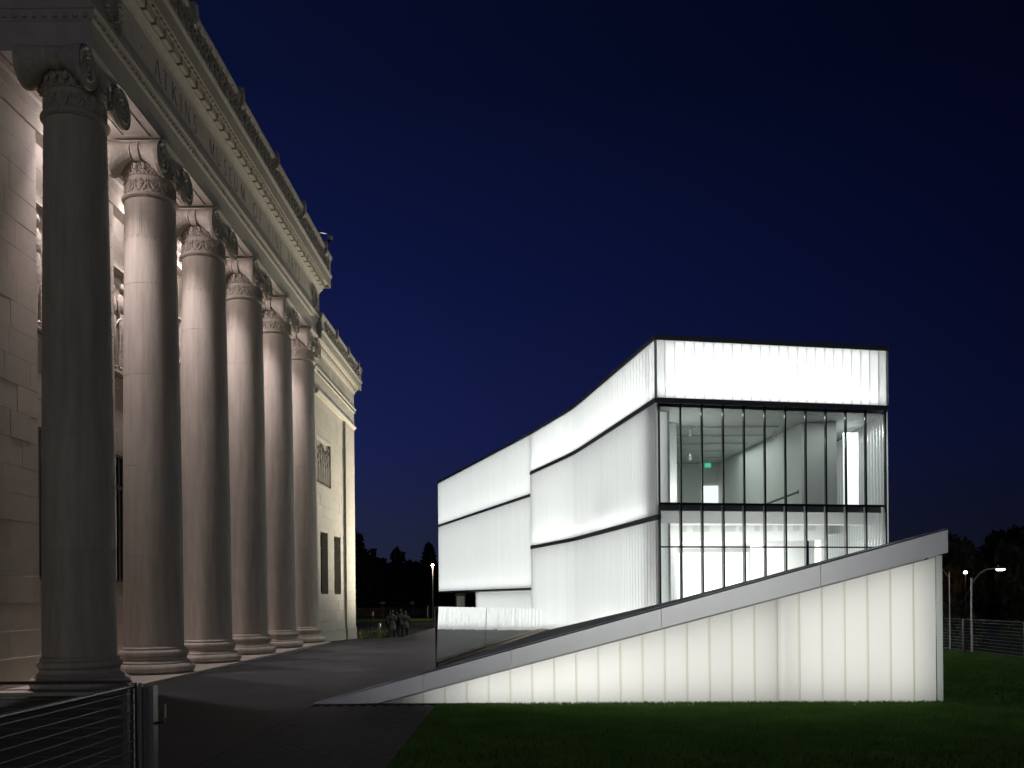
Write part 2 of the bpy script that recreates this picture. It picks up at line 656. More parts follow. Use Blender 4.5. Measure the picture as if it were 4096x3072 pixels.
def ashlar(parent, xface, depth, y0, y1, z0, z1, course, width, holes=(), big=None, mat='limestone_block', offset=0.0):
    """one object per block of stone on a wall face that looks to +X"""
    n = max(1, round((z1 - z0) / course))
    h = (z1 - z0) / n
    cnt = 0
    for k in range(n):
        za, zb = z0 + k * h, z0 + (k + 1) * h
        edges = [y0]
        y = y0 + (width if k % 2 == 0 else width / 2) * (1 + rng.uniform(-.12, .12)) + offset
        while y < y1 - 0.3:
            edges.append(y)
            y += width * rng.choice((0.75, 1.0, 1.0, 1.2))
        edges.append(y1)
        for a, b in zip(edges[:-1], edges[1:]):
            segs = [(a, b)]
            extra = []
            for (ha, hb, hz0, hz1) in holes:
                if zb > hz0 + 0.02 and za < hz1 - 0.02:
                    ns = []
                    for (p, q) in segs:
                        if q <= ha or p >= hb:
                            ns.append((p, q))
                        else:
                            part_ = (max(p, ha), min(q, hb))
                            if za < hz0 - 0.03:
                                extra.append((*part_, za, hz0))
                            if zb > hz1 + 0.03:
                                extra.append((*part_, hz1, zb))
                            if p < ha - 0.05:
                                ns.append((p, ha))
                            if q > hb + 0.05:
                                ns.append((hb, q))
                    segs = ns
            for (p, q, ba, bb) in [(p, q, za, zb) for (p, q) in segs] + extra:
                pr = rng.uniform(-0.004, 0.004)
                g = 0.0018
                x1 = xface + pr
                c = 0.004
                y_0, y_1, z_0, z_1 = p + g, q - g, ba + g, bb - g
                m = MB()
                m.loft([[(xface - depth, y_0, z_0), (xface - depth, y_1, z_0), (xface - depth, y_1, z_1), (xface - depth, y_0, z_1)],
                        [(x1 - c, y_0, z_0), (x1 - c, y_1, z_0), (x1 - c, y_1, z_1), (x1 - c, y_0, z_1)],
                        [(x1, y_0 + c, z_0 + c), (x1, y_1 - c, z_0 + c), (x1, y_1 - c, z_1 - c), (x1, y_0 + c, z_1 - c)]])
                m.build('stone_block', mat, parent)
                cnt += 1
    return cnt


ashlar(museum, -10.90, 0.06, 17.4, PIER[0][1], 0.69, 12.55, 0.594, 1.05)
mb = MB()                                   # piers 2..6 and 1's hidden end: plain ashlar skin
for i in range(1, 6):
    for k in range(20):
        z = 0.69 + k * 0.593
        mb.box(-10.96, -10.90, PIER[i][0] + 0.004, PIER[i][1] - 0.004, z + 0.005, z + 0.588)
mb.box(-10.96, -10.90, 15.0, 17.38, 0.69, 12.55)
mb.build('pier_facing', 'limestone', museum, kind='stuff')
for i, (a, b) in enumerate(bay):
    if i < 2:
        ashlar(museum, -11.17, 0.06, a, b, 0.69, 12.55, 0.594, 1.57, holes=((a + 0.46, b - 0.40, 2.43, 5.96), (a + 0.02, b - 0.02, 8.15, 11.15)))
    else:
        mb = MB()
        mb.box(-11.24, -11.17, a, b, 0.69, 2.43)
        mb.box(-11.24, -11.17, a, b, 5.96, 8.15)
        mb.box(-11.24, -11.17, a, b, 11.15, 12.55)
        mb.box(-11.24, -11.172, a, a + 0.46, 2.43, 5.96)
        mb.box(-11.24, -11.172, b - 0.40, b, 2.43, 5.96)
        mb.build('bay_wall', 'limestone', museum)


def figure_relief(mb, xf, y, z0, h, turn=1):
    """low-relief standing figure: head, shoulders, drapery folds, arm, feet"""
    d = 0.085
    mb.blob((xf, y, z0 + 0.93 * h), (d, 0.055 * h, 0.07 * h), 8, 6)
    mb.blob((xf, y + turn * .02, z0 + 0.73 * h), (d, 0.105 * h, 0.15 * h), 8, 6)
    mb.blob((xf, y, z0 + 0.45 * h), (d * 1.05, 0.10 * h, 0.28 * h), 8, 6)
    for q in (-0.07, -0.02, 0.04, 0.085):
        mb.tube([(xf + 0.03, y + q * h * .9, z0 + 0.62 * h), (xf + 0.045, y + q * h, z0 + 0.35 * h), (xf + 0.03, y + q * h * 1.25, z0 + 0.05 * h)], [0.02, 0.035, 0.045], 6)
    mb.tube([(xf + 0.03, y + turn * .1 * h, z0 + .82 * h), (xf + .05, y + turn * .16 * h, z0 + .62 * h), (xf + .05, y + turn * .06 * h, z0 + .5 * h)], [.045, .04, .03], 6)
    mb.blob((xf, y - .05 * h, z0 + .03 * h), (d, .05 * h, .03 * h), 6, 4)
    mb.blob((xf, y + .06 * h, z0 + .03 * h), (d, .05 * h, .03 * h), 6, 4)


def relief_panel(parent, xf, y0, y1, z0, z1, n, fw=0.12, seed=1):
    r = random.Random(seed)
    mb = MB()
    mb.box(xf - 0.12, xf - 0.03, y0, y1, z0, z1)
    y = y0 + fw
    step = (y1 - y0 - 2 * fw) / n
    for k in range(n):
        figure_relief(mb, xf - 0.03, y + step * (k + 0.5), z0 + fw * 1.2, (z1 - z0 - 2.6 * fw) * r.uniform(0.86, 1.0), r.choice((-1, 1)))
    for k in range(n * 2):
        yy, zz = r.uniform(y0 + fw * 1.4, y1 - fw * 1.4), r.uniform(z0 + .55 * (z1 - z0), z1 - fw * 1.6)
        mb.blob((xf - 0.03, yy, zz), (0.06, r.uniform(.05, .11), r.uniform(.06, .16)), 6, 4)
    o = mb.build('relief_panel', 'limestone_carved', parent, smooth=True)
    mb = MB()
    for (a, b, c, d) in ((y0, y1, z1 - fw, z1), (y0, y1, z0, z0 + fw), (y0, y0 + fw, z0 + fw, z1 - fw), (y1 - fw, y1, z0 + fw, z1 - fw)):
        mb.box(xf - 0.1, xf + 0.05, a, b, c, d)
        i = 0.35 * fw
        mb.box(xf - 0.1, xf + 0.075, a + (i if b - a < fw * 1.1 else 0), b - (i if b - a < fw * 1.1 else 0), c + (i if d - c < fw * 1.1 else 0), d - (i if d - c < fw * 1.1 else 0))
    mb.build('panel_moulding', 'limestone', o)
    return o


def window(parent, xg, y0, y1, z0, z1, transoms, muntins, fw=0.075):
    """metal frame with panes; xg = plane of the glass"""
    mb = MB()
    mb.box(xg - .05, xg + .05, y0, y0 + fw, z0, z1)
    mb.box(xg - .05, xg + .05, y1 - fw, y1, z0, z1)
    mb.box(xg - .05, xg + .05, y0 + fw, y1 - fw, z0, z0 + fw)
    mb.box(xg - .05, xg + .05, y0 + fw, y1 - fw, z1 - fw, z1)
    for t in transoms:
        mb.box(xg - .045, xg + .045, y0 + fw, y1 - fw, t - .05, t + .05)
    for q in muntins:
        mb.box(xg - .04, xg + .04, y0 + q * (y1 - y0) - .025, y0 + q * (y1 - y0) + .025, z0 + fw, z1 - fw)
    w = mb.build('window', 'bronze_frame', parent)
    zs = [z0 + fw] + list(transoms) + [z1 - fw]
    ys = [y0 + fw] + [y0 + q * (y1 - y0) for q in muntins] + [y1 - fw]
    for za, zb in zip(zs[:-1], zs[1:]):
        for ya, yb in zip(ys[:-1], ys[1:]):
            MB().box(xg - .008, xg + .008, ya, yb, za, zb).build('pane', 'dark_glass', w)
    return w


for i, (a, b) in enumerate(bay):
    window(museum, -11.20, a + 0.46, b - 0.40, 2.43, 5.96, (5.05,), (0.5,))
    relief_panel(museum, -11.14, a + 0.02, b - 0.02, 8.15, 11.15, 2, 0.13, 20 + i)

# ---- portico ceiling and entablature
mb = MB()
mb.box(-11.5, -10.10, 19.3, 40.4, 13.98, 14.25)
mb.build('portico_ceiling', 'limestone', museum)
for i in range(1, 6):
    y = CY1 + CS * i
    MB().box(-10.85, -10.12, y - 0.55, y + 0.55, 13.42, 13.975).build('ceiling_beam', 'limestone', museum)

PATH = [(-12.0, YS), (-AF, YS), (-AF, YE), (-12.0, YE)]
arch = MB().sweep(PATH, [(-1.25, 13.372), (0, 13.372), (0, 13.97), (0.03, 13.99), (0.05, 14.02), (0.09, 14.14), (0.10, 14.17), (0.13, 14.18), (0.13, 14.27), (-1.25, 14.27)]).build('architrave', 'limestone', museum)
# sunk panels under the architrave between the columns
for i in range(5):
    y0, y1 = CY1 + CS * i + 0.85, CY1 + CS * (i + 1) - 0.85
    mb = MB()
    for (xa, xb, ya, yb) in ((-9.78, -9.08, y0, y0 + .07), (-9.78, -9.08, y1 - .07, y1), (-9.78, -9.71, y0 + .07, y1 - .07), (-9.15, -9.08, y0 + .07, y1 - .07)):
        mb.box(xa, xb, ya, yb, 13.345, 13.372 - 0.002)
    mb.build('soffit_moulding', 'limestone', arch)
mb = MB()
n = 105
for k in range(n):
    y = YS + 0.05 + (YE - YS - 0.1) * k / (n - 1)
    mb.blob((-AF + 0.06, y, 14.07), (0.028, 0.06, 0.07), 6, 4)
    mb.blob((-AF + 0.04, y + 0.1, 14.03), (0.014, 0.018, 0.04), 5, 4)
for k in range(9):
    x = -AF - 0.1 - 0.21 * k
    mb.blob((x, YS - 0.075, 14.07), (0.065, 0.045, 0.075), 6, 4)
mb.build('egg_moulding', 'limestone_carved', arch, smooth=True, kind='stuff')
frieze = MB().sweep(PATH, [(-1.2, 14.27), (0, 14.27), (0, 15.41), (-1.2, 15.41)]).build('frieze', 'limestone', museum)
corn = MB().sweep(PATH, [(-1.2, 15.41), (0.02, 15.41), (0.035, 15.47), (0.09, 15.55), (0.14, 15.60), (0.14, 15.635), (0.10, 15.64), (0.10, 15.69), (0.19, 15.69), (0.19, 15.87), (0.25, 15.875), (0.33, 15.91), (0.35, 15.95), (0.40, 15.955), (0.405, 15.80), (0.435, 15.80), (0.435, 16.20), (0.455, 16.22), (0.49, 16.28), (0.49, 16.35), (0.36, 16.40), (-1.2, 16.40)]).build('cornice', 'limestone', museum)
crest = MB().sweep(PATH, [(-0.1, 16.40), (0.42, 16.40), (0.44, 16.55), (0.42, 16.75), (0.44, 16.95), (0.50, 17.12), (0.50, 17.20), (0.25, 17.20), (-0.1, 17.0)]).build('cresting', 'limestone_carved', museum)

dent = MB()
dent.loft([[(0.0, -0.215, 0.0), (0.0, 0.215, 0.0), (0.0, 0.215, 0.228), (0.0, -0.215, 0.228)], [(0.18, -0.215, 0.0), (0.18, 0.215, 0.0), (0.18, 0.215, 0.228), (0.18, -0.215, 0.228)], [(0.19, -0.21, 0.01), (0.19, 0.21, 0.01), (0.19, 0.21, 0.222), (0.19, -0.21, 0.222)]])
dent_me = dent.mesh('dentil')
dent_me.materials.append(MAT['limestone'])
nd = 39
for k in range(nd):
    shared('dentil', dent_me, corn, (-AF + 0.065, YS + 0.28 + (YE - YS - 0.5) * k / (nd - 1), 15.643))
mb = MB()
for k in range(92):
    mb.blob((-AF + 0.30, YS + 0.0 + 0.232 * k, 15.885), (0.032, 0.075, 0.035), 6, 4)
mb.build('egg_moulding', 'limestone_carved', corn, smooth=True, kind='stuff')
for k in range(4):
    shared('dentil', dent_me, corn, (-AF - 0.3 - 0.555 * k, YS - 0.065, 15.643), -PI / 2)

# acanthus leaf, palmette antefix (front looks to +X)
lf = MB()
for s in (-1, 1):
    pts = []
    for q in range(11):
        t = q / 10
        ang = -0.5 * PI + t * 1.9 * PI
        r = 0.115 * (1 - 0.72 * t)
        pts.append((0.03 + 0.01 * t, s * (0.105 + 0.0) + s * r * math.cos(ang) * 0.8, 0.42 + r * math.sin(ang) * 1.5))
    pts = [(0.0, s * 0.015, 0.02), (0.03, s * 0.05, 0.16)] + pts
    lf.tube(pts, [0.03, 0.035] + [0.034 - 0.0018 * q for q in range(11)], 6)
    for q in range(4):
        lf.blob((0.03, s * (0.06 + 0.03 * q), 0.06 + 0.07 * q), (0.035, 0.03, 0.05), 6, 4)
lf.blob((0.03, 0, 0.35), (0.04, 0.035, 0.18), 6, 5)
lf.blob((0.03, 0, 0.62), (0.04, 0.03, 0.09), 6, 5)
leaf_me = lf.mesh('acanthus_leaf', smooth=True)
leaf_me.materials.append(MAT['limestone_carved'])


def palmette_mesh(name, w, h, d, lobes=7):
    mb = MB()
    ring = []
    for q in range(13):
        a = PI * q / 12
        ring.append((w * math.cos(a), h * (0.45 + 0.55 * math.sin(a) ** 0.8)))
    poly = [(-0.6 * w, 0.0)] + [(p[0], p[1]) for p in reversed(ring)] + [(0.6 * w, 0.0)]
    mb.loft([[(-d, y, z) for y, z in poly], [(0.02, y, z) for y, z in poly], [(0.05, y * .85, z * .93 + .02) for y, z in poly]])
    for k in range(lobes):
        a = PI * (0.12 + 0.76 * k / (lobes - 1))
        tip = (0.07, 0.86 * w * math.cos(a), h * (0.42 + 0.5 * math.sin(a)))
        mb.tube([(0.05, 0.12 * w * math.cos(a), 0.12 * h), (0.08, 0.5 * w * math.cos(a), 0.5 * (0.12 * h + tip[2])), tip], [0.012, 0.1 * w + .012, 0.02], 6)
    me = mb.mesh(name, smooth=True)
    me.materials.append(MAT['limestone_carved'])
    return me


ante_me = palmette_mesh('antefix', 0.145, 0.66, 0.16)
for k in range(48):
    shared('acanthus_leaf', leaf_me, crest, (-AF + 0.42, YS + 0.25 + 0.452 * k, 16.42)).scale = (0.9, 1, 1)
for y in (20.05, 24.06, 28.08, 32.1, 36.1, 40.1):
    shared('antefix', ante_me, crest, (-AF + 0.46, y, 16.82))
shared('antefix', ante_me, crest, (-AF + 0.26, YE + 0.26, 16.82), PI / 4)
for k in range(6):
    shared('acanthus_leaf', leaf_me, crest, (-AF - 0.2 - 0.452 * k, YS - 0.35, 16.42), -PI / 2)
for k in range(5):
    shared('acanthus_leaf', leaf_me, crest, (-AF - 0.2 - 0.452 * k, YE + 0.35, 16.42), PI / 2)

# ---- letters: thick and thin strokes with serifs, unit height 1
def arc(cx, cy, rx, ry, a0, a1, n=14):
    return [(cx + rx * math.cos(math.radians(a0 + (a1 - a0) * k / n)), cy + ry * math.sin(math.radians(a0 + (a1 - a0) * k / n))) for k in range(n + 1)]


TK, TN = 0.105, 0.048


def serif(x, y, w=0.17):
    return ([(x - w / 2, y), (x + w / 2, y)], 0.035)


GLYPH = {
    'A': (0.86, [([(0.06, 0), (0.41, 1)], TN), ([(0.41, 1), (0.80, 0)], TK), ([(0.2, 0.36), (0.64, 0.36)], 0.035), serif(.06, .015), serif(.80, .015, .2)]),
    'T': (0.72, [([(0.36, 0), (0.36, 1)], TK), ([(0.03, 0.975), (0.69, 0.975)], 0.042), ([(.03, .98), (.02, .86)], .03), ([(.69, .98), (.7, .86)], .03), serif(.36, .015, .2)]),
    'K': (0.80, [([(0.12, 0), (0.12, 1)], TK), ([(0.16, 0.46), (0.62, 0.99)], TN), ([(0.27, 0.56), (0.74, 0.0)], TK), serif(.12, .015, .2), serif(.12, .985, .2), serif(.62, .985), serif(.74, .015)]),
    'I': (0.26, [([(0.13, 0), (0.13, 1)], TK), serif(.13, .015, .2), serif(.13, .985, .2)]),
    'N': (0.88, [([(0.10, 0), (0.10, 1)], TN), ([(0.08, 1), (0.76, 0)], TK), ([(0.76, 0), (0.76, 1)], TN), serif(.10, .015), serif(.07, .985), serif(.76, .985)]),
    'S': (0.56, [(arc(.28, .74, .19, .235, 25, 250) + arc(.28, .255, .21, .25, 80, -155), 0.085), ([(.46, .84), (.47, .98)], .03), ([(.08, .15), (.06, .02)], .03)]),
    'M': (1.0, [([(0.10, 0), (0.17, 1)], TN), ([(0.17, 1), (0.49, 0.02)], TK), ([(0.49, 0.02), (0.80, 1)], TN), ([(0.80, 1), (0.88, 0)], TK), serif(.10, .015), serif(.88, .015, .2)]),
    'U': (0.82, [([(0.12, 1), (0.12, 0.3)] + arc(.42, .3, .30, .29, 180, 300), TK), (arc(.42, .3, .30, .29, 300, 360) + [(0.72, 0.3), (0.72, 1)], TN), serif(.12, .985, .2), serif(.72, .985)]),
    'E': (0.56, [([(0.12, 0), (0.12, 1)], TK), ([(0.12, .975), (.48, .975)], .042), ([(.12, .52), (.42, .52)], .04), ([(.12, .022), (.52, .022)], .042), ([(.48, .98), (.49, .86)], .03), ([(.52, .02), (.54, .14)], .03)]),
    'O': (1.02, [(arc(.5, .5, .44, .49, 100, 280), 0.1), (arc(.5, .5, .44, .49, -80, 100), 0.085)]),
    'F': (0.54, [([(0.12, 0), (0.12, 1)], TK), ([(0.12, .975), (.48, .975)], .042), ([(.12, .52), (.42, .52)], .04), ([(.48, .98), (.49, .86)], .03), serif(.12, .015, .2)]),
    'R': (0.74, [([(0.12, 0), (0.12, 1)], TK), ([(.12, .975)] + arc(.32, .745, .22, .23, 90, -90) + [(.12, .515)], 0.07), ([(.33, .5), (.70, 0)], TK), serif(.12, .015, .2)]),
    'C': (0.88, [(arc(.5, .5, .44, .49, 45, 315, 20), 0.09), ([(.81, .82), (.82, .98)], .03)]),
    'L': (0.54, [([(0.12, 0), (0.12, 1)], TK), ([(.12, .022), (.5, .022)], .042), ([(.5, .02), (.52, .16)], .03), serif(.12, .985, .2)]),
    'H': (0.86, [([(0.12, 0), (0.12, 1)], TK), ([(0.74, 0), (0.74, 1)], TK), ([(.12, .51), (.74, .51)], .04), serif(.12, .015), serif(.74, .015), serif(.12, .985), serif(.74, .985)]),
    'J': (0.34, [([(.2, 1), (.2, .1), (.12, -.1), (.02, -.14)], TK), serif(.2, .985, .2)]),
    '.': (0.2, [([(.06, .5), (.15, .5)], .1)]),
    ',': (0.2, [([(.1, .08), (.05, -.12)], .08)]),
}


def letter(ch, x, y0, z0, h, parent, wscale=1.0):
    """thin raised letter, strokes coloured dark like the shade in a cut, on a face that looks to +X; reads along +Y"""
    wid, strokes = GLYPH[ch]
    mb = MB()
    for si, (pts, t) in enumerate(strokes):
        t = t * h
        P = [Vector((p[0] * h * wscale, p[1] * h)) for p in pts]
        L, R_ = [], []
        for k in range(len(P)):
            d = P[min(k + 1, len(P) - 1)] - P[max(k - 1, 0)]
            d.normalize()
            nrm = Vector((-d.y, d.x))
            L.append(P[k] + nrm * t / 2)
            R_.append(P[k] - nrm * t / 2)
        xo = x + 0.003 + 0.0006 * si
        n_ = len(P)
        vs = [(xo, y0 + p.x, z0 + p.y) for p in L] + [(xo, y0 + p.x, z0 + p.y) for p in R_]
        vs += [(x - 0.01, y0 + p.x, z0 + p.y) for p in L] + [(x - 0.01, y0 + p.x, z0 + p.y) for p in R_]
        fs = []
        for k in range(n_ - 1):
            fs.append((k, k + 1, n_ + k + 1, n_ + k))
            fs.append((k, k + 1, 2 * n_ + k + 1, 2 * n_ + k))
            fs.append((n_ + k, n_ + k + 1, 3 * n_ + k + 1, 3 * n_ + k))
        fs.append((0, n_, 3 * n_, 2 * n_))
        fs.append((n_ - 1, 2 * n_ - 1, 4 * n_ - 1, 3 * n_ - 1))
        mb.add(vs, fs)
    return mb.build('letter', 'letter_shade', parent)


INSC = [('.', 21.74), ('A', 22.56), ('T', 23.12), ('K', 23.68), ('I', 24.26), ('N', 24.60), ('S', 25.24),
        ('M', 26.52), ('U', 27.14), ('S', 27.82), ('E', 28.33), ('U', 28.82), ('M', 29.48), ('O', 30.84), ('F', 31.58),
        ('F', 32.72), ('I', 33.25), ('N', 33.60), ('E', 34.24), ('A', 35.36), ('R', 35.95), ('T', 36.50), ('S', 37.05), ('.', 38.15)]
for ch, y in INSC:
    letter(ch, -AF, y, 14.74 if ch != '.' else 14.72, 0.47, frieze)


def wreath(parent, x, y, z, r):
    mb = MB()
    for k in range(22):
        a = 2 * PI * (k + 0.5) / 22 - PI / 2
        if abs(a - PI / 2) < 0.22:
            continue
        s = 1 if math.cos(a) > 0 else -1
        c = (x + 0.02, y + r * math.cos(a), z + r * 1.05 * math.sin(a))
        for q in (-0.09, 0.0, 0.09):
            mb.tube([c, (x + .045, c[1] - s * 0.05 * math.sin(a) + q * math.cos(a), c[2] + s * 0.05 * math.cos(a) + q * math.sin(a)), (x + .015, c[1] - s * .12 * math.sin(a) + 1.3 * q * math.cos(a), c[2] + s * .12 * math.cos(a) + 1.3 * q * math.sin(a))], [.015, .03, .006], 5)
    for s in (-1, 1):
        mb.tube([(x + .02, y, z - r * 1.1), (x + .03, y + s * .16, z - r * 1.22), (x + .02, y + s * .26, z - r * 1.5)], [.03, .03, .012], 5)
    mb.blob((x, y, z - r * 1.1), (.05, .06, .06), 6, 4)
    return mb.build('wreath', 'limestone_carved', parent, smooth=True)


wreath(frieze, -AF, 20.25, 14.9, 0.36)
wreath(frieze, -AF, 39.95, 14.9, 0.36)


# ---- columns
def shaft_r(z):
    t = max(0.0, (z - 0.75) / 11.35)
    return 0.725 - 0.115 * t ** 1.55


def make_column():
    root = bpy.data.objects.new('column', None)
    COL.objects.link(root)
    root.parent = museum
    WORLD_OFF[root.name] = Vector((0, 0, 0))
    root.location = (0, 0, 0)

    def part(name, mb, mat='limestone_column', smooth=True):
        me = mb.mesh(name, smooth)
        me.materials.append(MAT[mat])
        o = bpy.data.objects.new(name, me)
        COL.objects.link(o)
        o.parent = root
        return o
    prof = [(0.93, 0.07), (0.96, 0.085)]
    for k in range(9):
        a = -PI / 2 + PI * k / 8
        prof.append((0.872 + 0.12 * math.cos(a), 0.205 + 0.115 * math.sin(a)))
    prof += [(0.885, 0.325), (0.885, 0.35)]
    for k in range(7):
        a = PI / 2 * 1.0 + PI * k / 6
        prof.append((0.862 + 0.075 * math.cos(a) - 0.02 * k / 6, 0.415 - 0.065 * math.sin(a + 0.0)))
    prof = [p for p in prof if p[1] < 0.352]
    for k in range(6):
        t = k / 5
        prof.append((0.875 - 0.11 * math.sin(PI * t * 0.62) / 1.0 + 0.02 * t, 0.355 + 0.12 * t))
    prof += [(0.80, 0.478), (0.80, 0.495)]
    for k in range(7):
        a = -PI / 2 + PI * k / 6
        prof.append((0.757 + 0.085 * math.cos(a), 0.585 + 0.085 * math.sin(a)))
    prof += [(0.775, 0.675), (0.775, 0.715), (0.745, 0.725), (0.73, 0.75)]
    part('column_base', MB().lathe(prof, 64))
    joints = [0.752, 3.0, 5.27, 7.55, 9.83, 11.98]
    for a, b in zip(joints[:-1], joints[1:]):
        pr = [(shaft_r(a) - 0.007, a), (shaft_r(a), a + 0.006)]
        for k in range(1, 6):
            z = a + (b - a) * k / 6
            pr.append((shaft_r(z), z))
        pr += [(shaft_r(b), b - 0.006), (shaft_r(b) - 0.007, b)]
        part('shaft_drum', MB().lathe(pr, 64))
    # flute tops and hanging tassels cut lightly below the astragal
    mb = MB()
    for k in range(20):
        a = 2 * PI * (k + 0.5) / 20

        def P(da, z, dr=0.001):
            r = shaft_r(z) + dr
            return (r * math.cos(a + da), r * math.sin(a + da), z)
        for s in (-1, 1):
            mb.tube([P(s * .125, 11.9), P(s * .125, 11.1), P(s * .1, 10.98), P(s * .05, 10.95)], .0045, 4)
        mb.tube([P(-.06, 11.06), P(-.02, 11.0), P(.02, 11.0), P(.06, 11.06)], .005, 4)
        for z in (11.78, 11.6, 11.42, 11.25):
            mb.blob(P(0, z, -0.012), (.02, .02, .05), 5, 4)
        mb.blob(P(.157, 10.78, -.008), (.014, .014, .06), 5, 4)
        mb.blob(P(0, 10.62, -.008), (.014, .014, .08), 5, 4)
    part('tassel_carving', mb, 'limestone_column')
    # astragal and carved necking
    pr = [(0.60, 11.985), (0.64, 12.0)] + [(0.635 + 0.045 * math.cos(-PI / 2 + PI * k / 6), 12.06 + 0.05 * math.sin(-PI / 2 + PI * k / 6)) for k in range(7)] + [(0.615, 12.115), (0.60, 12.14), (0.602, 12.50), (0.61, 12.535), (0.60, 12.545)]
    mb = MB().lathe(pr, 64)
    for k in range(12):
        a = 2 * PI * k / 12

        def Q(da, z, dr=0.012):
            return ((0.602 + dr) * math.cos(a + da), (0.602 + dr) * math.sin(a + da), z)
        for j in range(-3, 4):
            mb.tube([Q(0, 12.2), Q(j * .028, 12.3), Q(j * .05, 12.47 - abs(j) * .03)], [.008, .016, .010], 4)
        for s in (-1, 1):
            mb.tube([Q(0, 12.19), Q(s * .1, 12.16), Q(s * .2, 12.22), Q(s * .235, 12.33), Q(s * .2, 12.42), Q(s * .16, 12.38), Q(s * .18, 12.33)], [.012, .016, .018, .018, .016, .013, .01], 5)
    part('necking', mb, 'limestone_carved')
    # echinus: egg-and-dart ring
    pr = [(0.595, 12.545), (0.63, 12.56), (0.63, 12.60), (0.60, 12.61), (0.63, 12.66), (0.70, 12.82), (0.705, 12.93)]
    mb = MB().lathe(pr, 48)
    for k in range(20):
        a = 2 * PI * (k + 0.5) / 20
        c, s = math.cos(a), math.sin(a)
        mb.blob((0.675 * c, 0.675 * s, 12.735), (.05, .05, .095), 8, 6)
        ring = [(.695 * math.cos(a + d), .695 * math.sin(a + d), z) for d, z in ((-.13, 12.86), (-.12, 12.72), (-.06, 12.625), (0, 12.605), (.06, 12.625), (.12, 12.72), (.13, 12.86))]
        mb.tube(ring, .014, 4)
    for k in range(44):
        a = 2 * PI * k / 44
        mb.blob((0.632 * math.cos(a), 0.632 * math.sin(a), 12.58), (.03, .03, .022), 5, 4)
    part('echinus', mb, 'limestone_carved')
    # abacus
    rings = []
    for (h, z) in ((0.60, 13.225), (0.63, 13.24), (0.66, 13.275), (0.672, 13.30), (0.672, 13.37)):
        rings.append([(h, -h * .97, z), (h, h * .97, z), (-h, h * .97, z), (-h, -h * .97, z)])
    mb = MB().loft(rings)
    part('abacus', mb, 'limestone', False)
    mb = MB()
    prof = [(-0.95, 13.222), (-0.95, 13.05), (-0.6, 12.985), (0, 12.93), (0.6, 12.985), (0.95, 13.05), (0.95, 13.222)]
    mb.loft([[(-0.60, y, z) for y, z in prof], [(0.60, y, z) for y, z in prof]])
    for s in (-1, 1):
        mb.tube([(s * .615, -0.85, 12.99), (s * .615, -.5, 12.95), (s * .615, 0, 12.905), (s * .615, .5, 12.95), (s * .615, .85, 12.99)], .022, 5)
        mb.tube([(s * .615, -0.95, 13.205), (s * .615, .95, 13.205)], .02, 5)
    part('canalis', mb, 'limestone')
    for sy in (-1, 1):
        mb = MB()
        cyy, czz, R0 = sy * 0.815, 12.805, 0.42
        pr = [(0.30, -0.645), (0.40, -0.645), (R0, -0.665), (R0, -0.58), (0.40, -0.54), (0.325, -0.42), (0.245, -0.26), (0.205, -0.14), (0.21, -0.12), (0.235, -0.105), (0.215, -0.085), (0.222, 0), (0.215, 0.085), (0.235, 0.105), (0.21, 0.12), (0.205, 0.14), (0.245, 0.26), (0.325, 0.42), (0.40, 0.54), (R0, 0.58), (R0, 0.665), (0.40, 0.645), (0.30, 0.645)]
        mb.loft([[(x_, cyy + r_ * math.cos(2 * PI * i / 36), (13.225 - r_ if abs(x_) < .63 else czz) + r_ * math.sin(2 * PI * i / 36)) for i in range(36)] for r_, x_ in pr])
        for sx in (-1, 1):
            pts, rad = [], []
            for k in range(60):
                t = k / 59
                ang = PI / 2 + sy * (-1) * t * 2.6 * 2 * PI
                r = 0.375 * math.exp(-1.75 * t)
                pts.append((sx * 0.652, cyy + r * math.cos(ang), czz + r * math.sin(ang)))
                rad.append(0.034 - 0.018 * t)
            mb.tube(pts, rad, 6)
            mb.blob((sx * .65, cyy, czz), (.03, .055, .055), 8, 6)
        part('volute', mb, 'limestone_carved')
    return root


col0 = make_column()
col0.location = Vector((CX, CY1, 0)) - WORLD_OFF[museum.name]
for i in range(1, 6):
    r = col0.copy()
    COL.objects.link(r)
    r.location = Vector((CX, CY1 + CS * i, 0)) - WORLD_OFF[museum.name]
    for ch in list(col0.children):
        c = ch.copy()
        COL.objects.link(c)
        c.parent = r

# ---- corner pavilion
AP = 9.0
PY1 = 50.06
WPATH = [(-AP, 40.4), (-AP, PY1), (-16.0, PY1)]
mb = MB()
mb.box(-9.4, -9.115, 40.95, 47.55, -0.6, 0.38)
mb.box(-9.4, -8.95, 47.5, PY1 + 0.05, -0.6, 0.36)
mb.box(-16, -9.4, PY1 - .3, PY1 + 0.05, -0.6, 0.36)
mb.box(-9.4, -9.04, 40.95, 47.5, -0.6, 0.37)
mb.build('pavilion_plinth', 'limestone', museum)
mb = MB()
mb.box(-9.35, -9.11, 47.62, 49.99, 0.36, 11.0)
mb.box(-16, -9.11, 49.6, 49.99, 0.36, 11.0)
mb.build('corner_core', 'mortar', museum)
wins = ((41.9, 43.5, 2.15, 5.0), (44.95, 46.57, 2.15, 5.0))
holes = wins + ((40.98, 44.3, 7.0, 9.35),)
ashlar(museum, -9.10, 0.3, 40.98, 47.6, 0.37, 11.05, 0.486, 1.02, holes)
ashlar(museum, -9.00, 0.12, 47.6, PY1, 0.36, 11.05, 0.486, 1.2)
mb = MB()
for k in range(22):
    z = 0.36 + k * 0.486
    mb.box(-9.42, -9.005, 47.592, 47.598, z + .004, z + .482)
mb.box(-16, -9.0, PY1 - 0.06, PY1 - 0.002, 0.36, 11.05)
mb.build('pier_return', 'limestone', museum)
